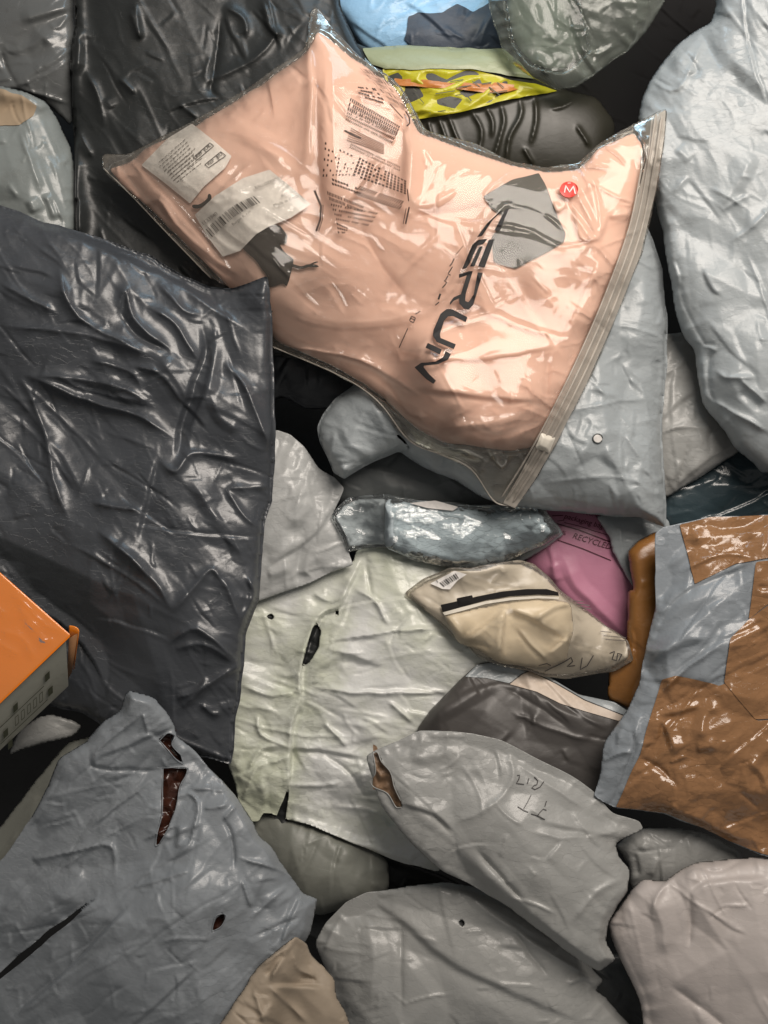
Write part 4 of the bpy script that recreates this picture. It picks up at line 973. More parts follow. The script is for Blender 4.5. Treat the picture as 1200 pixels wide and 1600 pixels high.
ribbons('handwriting', b, [(KH((280, 315), (320, 310), (310, 370), (270, 440), (390, 455)), 1.4), (KH((465, 360), (440, 445)), 1.5), (KH((550, 340), (605, 400), (590, 460), (550, 470), (510, 510), (560, 535), (640, 495), (700, 410)), 1.5), (KH((500, 620), (440, 740), (385, 835)), 1.3), (KH((290, 800), (380, 860), (455, 890)), 1.5), (KH((500, 915), (600, 950), (715, 1005)), 1.5), (KH((740, 715), (715, 800)), 1.4), (KH((600, 945), (640, 890), (690, 840), (740, 860)), 1.4)], INK_PEN, off=1.4)

# ---- brown taped grey mailer, right
b = body('taped_mailing_bag', [(1022, 832), (1036, 822), (1060, 818), (1110, 808), (1345, 800), (1345, 1360), (1230, 1345), (1188, 1335), (1140, 1316), (1100, 1296), (1040, 1272), (1000, 1266), (964, 1262), (940, 1252), (928, 1244), (936, 1212), (944, 1164), (960, 1140), (984, 1104), (1000, 1062), (1008, 1016), (1024, 950), (1024, 900)],
         GREY_SLATE, 30, 52, gamma=1.30, tins=[(90, 8, 1.5, -50), (45, 5, 1.6, -35), (22, 2.2, 1.4, -30), (12, .8, 1, 0)], folds=[(24, 6, 4, -35), (13, 3, 3, -25)], pucker=(4, 20, 14), wob=1.6, depth=30, seed=12, ca=.8, cw=.6, facm=1.8,
         creases=[('s', K4((330, 560), (400, 430), (520, 350), (740, 265)), 4, 6), ('b', K4((300, 680), (440, 590), (560, 580)), 9, 8), ('r', K4((340, 820), (440, 720), (640, 580)), 5, 7), ('b', K4((350, 900), (440, 880), (520, 860)), 6, 8), ('b', K4((330, 1000), (360, 930), (420, 1060)), 8, 9),
                  ('b', K4((520, 1010), (540, 900), (610, 870)), 8, 9), ('r', K4((270, 1080), (350, 1120), (420, 1190)), 7, -9), ('b', K4((500, 1040), (590, 1030)), 8, 8), ('r', K4((390, 1100), (460, 1070)), 4, 7), ('r', K4((100, 1100), (180, 1060), (240, 1050)), 5, 8), ('r', K4((230, 960), (240, 1050), (190, 1160)), 5, -7),
                  ('b', K4((400, 1290), (530, 1340), (650, 1400), (800, 1440)), 9, 10), ('r', K4((680, 1220), (760, 1290)), 5, -8), ('b', K4((720, 1090), (780, 1150), (800, 1220)), 9, 9), ('b', K4((450, 170), (620, 150), (800, 130)), 12, 8), ('r', K4((440, 300), (600, 230), (740, 240)), 5, 6), ('b', K4((180, 1230), (240, 1190), (300, 1130)), 9, 7)])
tag(b.o, 'grey mailing bag patched with strips of glossy brown parcel tape', 'mailing bag', G_GREY)
tr = lambda X, Y: crumple(X, Y, 20, 1.5, -30, 71) * 1.2 + .4
patch('tape_strip', b, [(1062, 820), (1110, 808), (1340, 802), (1340, 862), (1200, 872), (1150, 880), (1085, 912), (1076, 870)], TAPE, off=2.2, soft=.03, relief=tr, wob=.7)
patch('tape_strip', b, [(1181, 878), (1340, 864), (1340, 930), (1200, 944), (1170, 968)], TAPE, off=2.4, soft=.03, relief=tr, wob=.5)
patch('tape_strip', b, [(1141, 998), (1168, 970), (1200, 946), (1340, 932), (1340, 1120), (1180, 1124), (1132, 1066)], TAPE, off=3.2, soft=.03, relief=tr, wob=.5)
patch('tape_strip', b, [(1035, 1062), (1056, 1056), (1090, 1062), (1124, 1072), (1134, 1068), (1182, 1126), (1345, 1122), (1345, 1358), (1228, 1343), (1188, 1333), (1140, 1314), (1100, 1295), (1040, 1271), (1000, 1265), (963, 1261), (982, 1216), (1000, 1180), (1016, 1120)], TAPE, off=2.0, soft=.03, relief=tr, wob=.8)

# ---- peach garment inside its clear zip bag
g = body('folded_garment', [(170, 263), (204, 254), (231, 229), (300, 200), (397, 139), (480, 82), (496, 46), (545, 86), (618, 138), (656, 208), (715, 230), (798, 258), (850, 269), (905, 264), (935, 232), (988, 208), (1004, 226), (1000, 290), (978, 400), (925, 530), (888, 630), (850, 694), (800, 706), (742, 698), (690, 690), (648, 668), (602, 622), (520, 570), (430, 532), (380, 470), (330, 420), (270, 362), (225, 318), (190, 288)],
         PEACH, 25, 40, gamma=.8, tins=[(120, 8, 1.3, 30), (55, 3.5, 1.5, -50)], wob=1.5, depth=25, seed=4, cw=1.0, ca=1.35, fac=(), rcm=.08, tilt=(0.0, -0.02),
         creases=[('s', K5((370, 640), (460, 790), (560, 930)), 4, -5), ('s', K5((560, 930), (640, 760), (715, 580)), 4, -4), ('s', K5((0, 985), (300, 975), (560, 930)), 5, 6), ('s', K5((0, 1085), (300, 1120), (510, 1140)), 5, 7),
                  ('r', K5((515, 1140), (525, 1000), (510, 960)), 4, -4), ('b', K5((100, 1240), (300, 1210), (490, 1160)), 10, 8), ('s', K5((530, 365), (560, 420), (620, 380)), 4, 5), ('s', K5((620, 400), (640, 515), (720, 515), (760, 400)), 4, 6),
                  ('b', K5((590, 400), (790, 270)), 5, -7), ('b', K5((750, 430), (840, 420)), 7, 7), ('r', K5((0, 430), (150, 420), (300, 390)), 6, -6), ('b', [(645, 200), (640, 300), (670, 320), (730, 290)], 12, 7),
                  ('b', [(222, 322), (250, 312), (275, 350), (330, 400), (380, 435)], 9, 15), ('b', [(230, 340), (262, 372), (320, 420)], 6, -13), ('b', [(245, 345), (290, 385), (350, 435)], 7, 12), ('b', [(200, 290), (260, 375)], 6, 7),
                  ('r', [(560, 350), (600, 420), (640, 470)], 7, -5), ('b', [(430, 470), (500, 500), (600, 500), (680, 480)], 13, 7), ('r', [(440, 540), (560, 560), (660, 620)], 7, 8), ('b', [(485, 100), (490, 200), (480, 270)], 14, 8), ('b', [(330, 200), (400, 220), (450, 270)], 12, 5)])
tag(g.o, 'peach coloured garment folded up inside the clear zip bag', 'garment')
# dark strip of fabric
patch('dark_mesh_panel', g, [(755, 306), (800, 281), (842, 270), (851, 286), (868, 330), (884, 366), (881, 379), (840, 402), (805, 420), (772, 408), (768, 372), (790, 340), (768, 326)], plastic('dull_dark_mesh', (0.035, 0.036, 0.03), rough=0.6, fine=60, strength=0.1), off=3.0, wob=0.8, soft=0.05,
      relief=lambda X, Y: crumple(X, Y, 26, 1, 20, 6) * 1.5)
# care label and swing tag
gS = softened(g, 22, 2.0)
care = patch('care_label', gS, [(221, 258), (262, 216), (300, 193), (332, 218), (362, 244), (352, 262), (318, 292), (297, 318), (255, 284)], PAPER, off=5.0, soft=0.03, relief=lambda X, Y: 3 * np.sin((X + Y) / 40))
def lines_text(a, b, n, w, step, length, seed):
    rnd = random.Random(seed); a = np.array(a, float); b = np.array(b, float)
    u = (b - a) / np.linalg.norm(b - a); v = np.array([-u[1], u[0]])
    out = []
    for i in range(n):
        o = a + v * step * i; s = rnd.uniform(0, 3)
        while s < length * rnd.uniform(.8, 1.0):
            l = rnd.uniform(2.5, 7)
            out.append(([o + u * s, o + u * (s + l)], w)); s += l + rnd.uniform(1.5, 2.5)
    return out
ribbons('care_text', gS, lines_text((246, 256), (300, 208), 8, 1.1, 5.2, 62, 2) + lines_text((262, 268), (290, 246), 5, 1.0, 5.5, 50, 7), INK_GREY, off=9.2, parent=care)
ribbons('care_symbol_boxes', gS, [([(302, 246), (328, 223), (334, 228), (308, 250), (302, 246)], 1.0), ([(318, 233), (323, 238)], 1.0), ([(320, 257), (345, 237), (353, 243), (326, 262), (320, 257)], 1.0), ([(337, 243), (343, 250)], 1.0)], INK, off=9.4, parent=care)
lettering('care_words', gS, [('REF', 308, 247, 8, -40, 0), ('UK', 322, 235, 8, -40, 0), ('REF', 326, 259, 8, -38, 0), ('EU', 341, 247, 8, -38, 0)], INK, off=9.4, parent=care)
swing = patch('swing_tag', gS, [(304, 336), (336, 306), (380, 278), (421, 265), (450, 288), (486, 319), (455, 340), (420, 354), (400, 366), (375, 392), (348, 401), (326, 372)], PAPER, off=8.0, soft=0.03, relief=lambda X, Y: 3 * np.sin((X * .7 + Y) / 36))
bars = []
rnd = random.Random(5)
KB = lambda u, v: (322 + 76 * u + 10 * v + 0 * u, 358 - 52 * u + 3.5 * math.sin(u * 3.1) * -2 + (12 - 1.5 * u) * v)
u = 0.0
while u < 1.0:
    w = rnd.choice((0.9, 1.0, 1.6, 2.6))
    bars.append(([KB(u, 0), KB(u, 0.5), KB(u, 1.0)], w)); u += (w + rnd.choice((0.9, 1.2, 2.2, 3.4))) / 92
ribbons('barcode', gS, bars, INK, off=12.2, parent=swing)
lettering('tag_words', gS, [('1133940', 317, 353, 8.5, -37, 0), ('Burgan R, r.m', 364, 353, 6.5, -38, 0), ('BALLOTPATCH', 399, 296, 7, -22, 0), ('#10', 440, 308, 7, -22, 0), ('Made in China', 428, 324, 7.5, -22, 0)], INK_GREY, off=12.2, parent=swing)
# drawcord, toggle and tassel
tube('drawcord', g, [(300, 322), (312, 322), (326, 312), (327, 303)], 3.2, BLACK_CLOTH, off=8)
tube('drawcord', g, [(450, 412), (470, 418), (482, 415), (498, 416)], 2.4, BLACK_CLOTH, off=6)
tube('drawcord', g, [(480, 416), (490, 411), (497, 409)], 1.2, BLACK_CLOTH, off=6)
tube('drawcord', g, [(423, 478), (420, 488), (426, 486)], 1.6, BLACK_CLOTH, off=12)
patch('cord_bow', g, KT((680, 930), (740, 870), (800, 830), (850, 835), (885, 880), (880, 915), (845, 912), (870, 950), (910, 985), (905, 1020), (890, 1080), (880, 1105), (862, 1090), (830, 1105), (800, 1115), (790, 1060), (740, 990), (700, 950)), BLACK_CLOTH, off=4.0, soft=0.15, wob=1.0,
      relief=lambda X, Y: 6 + crumple(X, Y, 16, 1.6, 50, 9) * 4)

# room for the labels and the cord under the film
for bx, by, br, ba in ((300, 255, 60, 9), (395, 335, 80, 12), (425, 425, 42, 19), (820, 345, 70, 4)):
    FLOOR[:] += ba * np.exp(-((GXX - bx) ** 2 + (GYY - by) ** 2) / br ** 2)
F = body('clear_zip_bag', [(159, 246), (164, 240), (199, 240), (228, 226), (262, 208), (300, 189), (395, 132), (478, 74), (481, 40), (484, 18), (491, 12), (500, 16), (528, 52), (562, 88), (622, 128), (646, 165), (664, 202), (706, 214), (744, 224), (800, 252), (850, 262), (905, 254), (932, 226), (966, 206), (1000, 188), (1042, 168), (1040, 210), (1026, 300), (1002, 400), (962, 500), (918, 600), (872, 690), (836, 752), (805, 797), (794, 792), (770, 782), (752, 756), (736, 734), (690, 712), (640, 690), (618, 668), (598, 636), (560, 604), (510, 578), (460, 556), (424, 542), (405, 490), (380, 460), (330, 436), (290, 396), (262, 366), (232, 332), (205, 306), (170, 276), (160, 262)],
         CLEAR_PEACH, 14, 9, gamma=.5, stiff=70, tins=[(60, 4.0, 1.6, 30), (30, 2.0, 1.4, -40), (15, 0.7, 1, 0)], folds=[(26, 5, 4, 25), (15, 2.5, 3, -50)], pucker=(1.6, 30, 14), wob=1.4, depth=0, seed=21, fac=[(80, .018, 1.8, 30), (26, .03, 1.5, 0)], under=g, rc=[(0.7, 120, 30, 40, 3.6, 2.6), (0.9, 50, 30, 60, 2.2, 2.2), (1.2, 25, 0, 90, 1.4, 2.0)], tinm=.25,
         creases=[('r', [(482, 40), (487, 150), (482, 220), (478, 265)], 7, 14), ('r', [(484, 268), (440, 235), (380, 205)], 5, 7), ('b', [(520, 90), (520, 200), (530, 330)], 22, 16), ('b', [(640, 160), (642, 250), (636, 330)], 10, 12),
                  ('r', K5((280, 350), (390, 260), (440, 240)), 4, 7), ('r', K5((200, 600), (320, 430), (390, 370)), 4, 8), ('r', K5((180, 660), (260, 630), (360, 640)), 4, 6), ('r', [(640, 690), (655, 730), (690, 640)], 5, 7),
                  ('r', K5((280, 1250), (350, 1380), (390, 1260)), 5, 9), ('r', K5((150, 1190), (330, 1260), (500, 1210)), 5, 6), ('r', [(436, 540), (520, 560), (600, 590), (640, 650)], 6, 7), ('r', [(600, 590), (615, 640), (700, 690), (760, 720)], 6, 9),
                  ('r', [(200, 242), (240, 280), (300, 345), (340, 400)], 4, 7), ('r', [(162, 268), (215, 268)], 4, 5), ('r', [(670, 470), (710, 440), (760, 330)], 4, 6), ('r', [(640, 545), (720, 500), (790, 480)], 4, 5), ('r', [(620, 430), (650, 400), (690, 360)], 4, 5),
                  ('r', [(900, 250), (930, 290), (940, 370)], 4, 7), ('r', [(905, 400), (955, 330)], 4, 5)])
tag(F.o, 'clear zip-top plastic bag with black lettering, holding the peach garment', 'zip bag')
# zip closure: two moulded ribs, outer band, slider
zp = [(1034, 182), (1022, 262), (1002, 360), (966, 462), (924, 560), (880, 650), (842, 720), (802, 784)]
def shift(pts, dx, dy): return [(x + dx, y + dy) for x, y in pts]
zip_band = patch('zip_band', F, [(1040, 172), (1038, 212), (1024, 300), (1000, 400), (960, 500), (916, 600), (870, 690), (834, 752), (805, 794), (786, 786), (812, 742), (846, 678), (892, 586), (934, 490), (972, 392), (998, 300), (1012, 240), (1018, 182)], ZIP, off=2.0, soft=0.03)
tube('zip_rib', F, shift(zp, 0, 0), 2.6, ZIP, off=3.5, parent=zip_band)
tube('zip_rib', F, shift(zp, -9, -4), 2.2, ZIP, off=3.5, parent=zip_band)
tube('zip_rib', F, shift(zp, -18, -7)[1:], 1.6, ZIP, off=3.0, parent=zip_band)
patch('zip_slider', F, [(846, 676), (868, 684), (858, 708), (836, 700)], SLIDER, off=4, relief=lambda X, Y: X * 0 + 7, soft=0.1)
# size sticker
st = patch('size_sticker', F, [(889 + 14.5 * math.cos(a * math.pi / 10), 296 + 12.5 * math.sin(a * math.pi / 10)) for a in range(20)], RED, off=1.6, cell=1.5, soft=0.02)
ribbons('size_letter', F, [([(882, 301), (884, 290), (890, 300), (896, 291), (899, 303)], 1.7), ([(887, 286), (892, 286)], 1.0)], WHITE_INK, off=3.0, parent=st)
# big lettering
LET = [K9((950, 132), (978, 124), (905, 302), (862, 302)), K9((905, 150), (932, 140), (852, 215), (765, 345), (727, 352), (800, 250)), K9((985, 72), (1003, 66), (1004, 82), (988, 86)),
       K9((690, 410), (740, 372), (808, 366), (775, 408), (730, 418), (668, 560), (642, 596), (611, 602)), K9((745, 425), (772, 425), (706, 582), (672, 582)), K9((818, 374), (865, 368), (786, 592), (736, 580), (772, 490)),
       K9((586, 642), (664, 620), (657, 648), (585, 672)), K9((656, 618), (694, 618), (640, 790), (633, 850), (660, 862), (700, 800), (732, 628), (772, 630), (698, 880), (662, 918), (625, 912), (588, 872), (586, 830), (600, 800)), K9((600, 798), (590, 830), (545, 850), (515, 884), (515, 862), (545, 822)),
       K9((652, 978), (640, 1018), (540, 970), (500, 972), (470, 1005), (437, 1110), (442, 1140), (562, 1190), (545, 1228), (412, 1172), (382, 1122), (386, 1080), (442, 950), (490, 914), (530, 914)),
       K9((342, 1178), (452, 1230), (436, 1270), (324, 1216)), K9((482, 1244), (523, 1266), (500, 1310), (420, 1346), (302, 1358), (350, 1420), (406, 1474), (386, 1500), (330, 1462), (238, 1370), (290, 1334), (400, 1326), (462, 1290))]
for q in LET:
    patch('letter', F, q, INK, off=1.5, cell=1.5, soft=0.02)
ribbons('slogan_print', F, [(K9((548, 520), (530, 560), (512, 580)), 1.6), (K9((535, 585), (500, 640), (520, 650)), 1.6), (K9((500, 655), (480, 690)), 1.6), (K9((470, 690), (490, 710), (455, 750)), 1.6), (K9((440, 795), (425, 840)), 3.0), (K9((430, 860), (400, 885)), 1.6),
                            (K9((282, 930), (245, 955)), 1.3), (K9((200, 1005), (215, 970), (245, 985), (230, 1020), (205, 1010)), 1.6), (K9((210, 985), (235, 1000)), 1.4), (K9((186, 1065), (118, 1216)), 1.3), (K9((620, 420), (560, 490)), 0.8)], INK, off=1.6)
# welded side seams
for pts in ([(424, 541), (510, 577), (560, 603), (598, 635), (640, 689), (690, 711), (736, 733), (770, 781), (794, 791)], [(161, 262), (205, 305), (262, 365), (330, 435)]):
    tube('side_seam', F, pts, 1.1, ZIP, off=0.3)
# creased warning text print
dashes('warning_print', F, [
    (K6((360, 385), (780, 625), (750, 700), (335, 500)), 3, 26, .62, .9, .97, -.25), (K6((335, 500), (755, 690), (705, 780), (320, 580)), 3, 28, .5, .65, .92, -.3),
    (K6((430, 130), (600, 170), (850, 500), (700, 420)), 5, 26, .6, .7, .7, -.2), (K6((420, 290), (560, 300), (680, 460), (430, 380)), 4, 9, .9, .6, .7, 0),
    (K6((365, 765), (780, 960), (775, 1010), (350, 810)), 2, 30, .45, .8, .95, -.3),
    (K6((430, 880), (830, 1080), (830, 1200), (370, 1040)), 6, 15, .62, .72, .9, 0), (K6((140, 740), (420, 880), (360, 1040), (120, 1060)), 7, 9, .42, .5, .5, 0),
    (K6((200, 1050), (470, 1150), (440, 1200), (200, 1120)), 2, 11, .7, .65, .85, .3), (K6((440, 1120), (810, 1250), (780, 1330), (390, 1200)), 2, 22, .55, .95, .98, -.7),
    (K6((160, 1160), (480, 1290), (450, 1350), (190, 1250)), 2, 24, .55, .8, .95, -.3), (K6((190, 1260), (600, 1340), (520, 1470), (250, 1420)), 4, 20, .5, .55, .8, -.4), (K6((240, 1420), (340, 1470), (330, 1520), (255, 1530)), 3, 5, .7, .6, .9, .2)], INK_BROWN, off=1.6)
ribbons('warning_stripes', F, [(K6((365 - i * 6, 640 + i * 17), (450, 690 + i * 15), (640, 780 + i * 13)), 1.1) for i in range(7)] + [(K6((310, 660), (400, 710), (450, 730)), 3), (K6((820, 500), (850, 550), (855, 600), (830, 625)), 2.2), (K6((820, 1440), (850, 1300)), 2.4), (K6((845, 1250), (835, 1150)), 1.6), (K6((800, 1440), (825, 1310)), 1.2), (K6((75, 1500), (110, 1400), (115, 1290), (60, 1160)), 3.2), (K6((95, 1500), (128, 1400), (132, 1280)), 1.2), (K6((690, 440), (800, 560)), 1.5)], INK_BROWN, off=1.6)
bpy.data.objects['warning_stripes']['kind'] = 'stuff'
tube('torn_bag_edge', F, [(572, 606), (590, 618), (604, 627)], 1.7, BLACK_CLOTH, off=-2)

# ---- big black bag, left
K = lambda *p: cr(0, 300, 500 / 1200, *p)
b = body('black_bag', [(-140, 300), (0, 320), (30, 330), (70, 347), (130, 362), (190, 382), (240, 402), (282, 428), (322, 446), (360, 450), (392, 440), (419, 431), (423, 460), (425, 520), (428, 590), (431, 690), (426, 748), (424, 782), (416, 812), (411, 852), (408, 915), (402, 940), (386, 985), (382, 1030), (377, 1070), (370, 1120), (364, 1170), (362, 1193), (335, 1186), (290, 1178), (230, 1168), (170, 1140), (120, 1112), (60, 1100), (-140, 1096)],
         BLACK, 45, 52, gamma=0.90, lip=5, tins=[(150, 17, 1.5, 45), (70, 8, 1.8, 50), (34, 3.2, 1.5, 40), (17, 0.9, 1.2, 0)], folds=[(42, 8, 3.5, 40), (20, 3.2, 3, 55)], pucker=(5, 34, 26), wob=2.0, depth=30, seed=8, cw=1.0, ca=1.0, facm=1.25, fac=[(110, .16, 1.9, 45), (44, .13, 1.7, 45)],
         bumps=[(20, 1060, 180, -70)],
         creases=[('r', K((100, 685), (350, 790), (510, 835), (600, 890), (650, 920)), 7, 16), ('r', K((100, 685), (330, 705), (480, 745), (570, 800)), 8, 12), ('b', K((300, 740), (560, 830)), 9, -6),
                  ('r', K((220, 290), (250, 400), (320, 490), (450, 555), (550, 610)), 8, 15), ('r', K((440, 440), (470, 370), (500, 470), (580, 550), (640, 590)), 6, 12), ('r', K((440, 440), (520, 540), (640, 600)), 6, -8),
                  ('r', K((560, 430), (640, 480), (700, 560), (750, 640)), 7, 12), ('r', K((590, 340), (640, 390), (700, 450), (760, 460)), 6, 10), ('r', K((680, 360), (800, 440), (900, 500)), 7, 8),
                  ('r', K((840, 640), (920, 730), (970, 850), (1020, 960)), 7, 13), ('b', K((760, 500), (770, 600), (740, 700), (690, 850), (665, 1000)), 8, -16), ('b', K((800, 560), (790, 700), (740, 850)), 8, 10),
                  ('r', K((600, 1010), (660, 1050), (700, 990), (750, 980), (900, 1000)), 6, 11), ('r', K((845, 1110), (920, 1220), (975, 1260)), 5, 9), ('r', K((845, 1110), (1010, 1105)), 5, 8),
                  ('b', K((720, 1080), (800, 1200), (870, 1280), (920, 1400)), 13, 13), ('b', K((790, 760), (830, 850), (900, 900)), 12, 11), ('b', K((600, 620), (680, 740), (690, 790)), 12, 11),
                  ('r', K((80, 690), (170, 900), (200, 1080), (260, 1230)), 9, 12), ('b', K((150, 880), (240, 1000), (310, 1130)), 13, 11), ('r', K((345, 1165), (540, 1195)), 6, 10), ('r', K((370, 1270), (470, 1350), (560, 1440)), 8, 10),
                  ('s', K((590, 990), (550, 1150), (515, 1310)), 4, -6), ('r', K((0, 340), (130, 410), (215, 455)), 8, 12), ('r', K((0, 500), (300, 530), (540, 600)), 9, 10), ('r', K((340, 630), (480, 670), (540, 740)), 7, 11), ('r', K((480, 650), (600, 680), (680, 790)), 5, 9),
                  ('r', K2((430, 20), (520, 110), (600, 190), (640, 270)), 9, 11), ('r', K2((640, 280), (740, 170), (800, 120), (850, 190)), 7, 11), ('r', K2((640, 390), (740, 340), (850, 430), (890, 470)), 6, 10), ('r', K2((660, 420), (760, 400), (880, 470)), 5, 8),
                  ('r', K2((680, 640), (780, 550), (890, 480)), 5, 10), ('r', K2((665, 605), (750, 565), (770, 520)), 5, 9), ('r', K2((750, 620), (800, 660), (830, 650)), 6, 8), ('b', K2((930, 140), (945, 220), (905, 310)), 7, 9),
                  ('r', K2((340, 50), (420, 110)), 6, 5), ('r', K2((900, 310), (840, 150)), 6, 9), ('s', K((0, 60), (250, 150), (500, 260), (700, 350), (880, 480)), 6, -9)])
tag(b.o, 'large glossy black polythene bag filling the left side of the pile', 'black bag', G_BLACK)

# ---- lower-left crumpled grey mailer with torn holes
K = lambda *p: cr(0, 1060, 560 / 1200, *p)
tear1 = [(254, 1200), (294, 1200), (282, 1228), (275, 1260), (264, 1292), (250, 1318), (243, 1322), (246, 1300), (253, 1272), (253, 1232)]
tear2 = [(249, 1156), (262, 1146), (274, 1150), (268, 1164), (283, 1182), (286, 1192), (276, 1186), (262, 1172)]
tear3 = K((708, 850), (722, 800), (745, 785), (757, 800), (740, 830))
b = body('mailing_bag', [(-140, 1350), (0, 1348), (40, 1290), (72, 1235), (94, 1182), (135, 1162), (138, 1150), (162, 1124), (186, 1112), (196, 1086), (204, 1079), (238, 1088), (262, 1112), (271, 1130), (276, 1152), (300, 1168), (322, 1192), (352, 1225), (372, 1245), (394, 1280), (404, 1300), (436, 1342), (452, 1366), (470, 1392), (494, 1404), (492, 1428), (484, 1458), (466, 1500), (440, 1560), (400, 1720), (-140, 1720)],
         GREY_BLUE, 74, 66, tilt=(0, -0.13), gamma=1.05, tins=[(95, 12, 1.4, -40), (48, 8, 1.3, -50), (25, 3.6, 1.2, 60), (13, 1.3, 1, 0)], folds=[(26, 5, 3.5, -42), (14, 2.5, 3, -60)], pucker=(4, 20, 16), wob=2.4, depth=30, seed=5, ca=.95, cw=.6, facm=2.2, tinm=1.5, fac=[(125, .25, 1.8, -45), (52, .075, 1.6, -30), (22, .035, 1.3, 60)], rcm=1.3,
         holes=[tear1, tear2, tear3, K((-20, 1002), (60, 930), (150, 855), (240, 790), (335, 722), (250, 802), (160, 876), (70, 952), (-20, 1020))],  # last cut is a slit added so the deep fold reads black
         creases=[('s', K((0, 990), (150, 860), (335, 725)), 5, -15), ('s', K((60, 1120), (240, 960), (420, 775)), 4, -18), ('b', K((0, 880), (160, 770), (300, 700)), 20, 8),
                  ('r', K((90, 610), (240, 580), (370, 560), (385, 660)), 5, 8), ('r', K((310, 490), (520, 330)), 4, 7), ('r', K((300, 235), (320, 300), (540, 310)), 4, -7), ('r', K((320, 310), (330, 240), (480, 110)), 4, 7),
                  ('s', K7((60, 400), (200, 370), (330, 480), (465, 600)), 4, -8), ('r', K7((130, 190), (180, 370)), 3, 7), ('r', K7((540, 830), (850, 840)), 4, 8), ('r', K7((600, 560), (870, 830)), 4, 7),
                  ('r', K7((810, 1100), (880, 1220), (905, 1500)), 4, -9), ('r', K7((810, 1100), (940, 940)), 4, 8), ('r', K7((640, 1010), (860, 960)), 5, 7), ('r', K7((440, 890), (540, 880), (600, 1000), (520, 1300), (400, 1400)), 4, 8),
                  ('b', K7((450, 1130), (420, 1340)), 7, 9), ('r', K7((130, 1260), (430, 1130)), 3, 7), ('r', K((640, 640), (520, 680), (430, 700)), 5, 6), ('r', K((810, 670), (845, 770)), 5, 8),
                  ('r', K((800, 600), (930, 640), (1020, 700)), 4, 8), ('r', K((840, 800), (960, 700)), 4, 7), ('s', K((1010, 720), (960, 830), (930, 900)), 4, 9), ('r', K((860, 860), (1000, 800)), 4, -8),
                  ('r', K((0, 790), (150, 630)), 6, 6), ('b', K((190, 750), (280, 640)), 14, 7)])
tag(b.o, 'large crumpled blue-grey mailing bag with a long torn slit showing maroon', 'mailing bag', G_GREY)
for t in (tear1, tear2, tear3):
    k = len(t)
    for q in (t[:k // 2 + 1], t[k // 2:] + t[:1]):
        tube('curled_edge', b, [(x + rnd_.uniform(-1, 1), y + rnd_.uniform(-1, 1)) for x, y in q], 0.9, GREY_BLUE, off=0.7)
for t, g in ((tear1, 16), (tear2, 10), (tear3, 8)):
    c = np.mean(np.array(t), 0)
    big = [tuple(c + (np.array(p) - c) * (1.0 + g / max(8, np.linalg.norm(np.array(p) - c)))) for p in t]
    patch('maroon_lining', b, big, DARK_FABRIC, off=-13, wob=1, relief=lambda X, Y: crumple(X, Y, 14, 1, 0, 4) * 5)

# ---- beige crumpled paper bag, bottom
K = lambda *p: cr(340, 1450, 220 / 1200, *p)
b = body('paper_bag', [(330, 1618), (358, 1578), (385, 1540), (392, 1525), (408, 1505), (440, 1480), (463, 1463), (480, 1474), (486, 1490), (502, 1506), (522, 1530), (526, 1556), (540, 1580), (552, 1620), (540, 1720), (330, 1720)],
         KRAFT, 95, 45, gamma=.6, tins=[(42, 7, 1.2, 40), (20, 2, 1, 0)], wob=1.5, depth=20, seed=3, cw=1.0, ca=1.0, facm=1.2,
         creases=[('s', K((470, 490), (640, 490), (900, 505)), 3, -9), ('r', K((640, 140), (560, 240), (450, 460)), 4, 9), ('r', K((640, 190), (690, 340), (860, 440)), 4, 8),
                  ('b', K((700, 420), (850, 440)), 4, -10), ('r', K((440, 500), (560, 610), (760, 800)), 4, 7), ('b', K((370, 330), (620, 150)), 3, 7), ('b', K((420, 420), (580, 220)), 4, -10), ('r', K((300, 520), (400, 800)), 4, 6)])
tag(b.o, 'crumpled beige paper bag with a pinched peak at the bottom edge', 'paper bag')

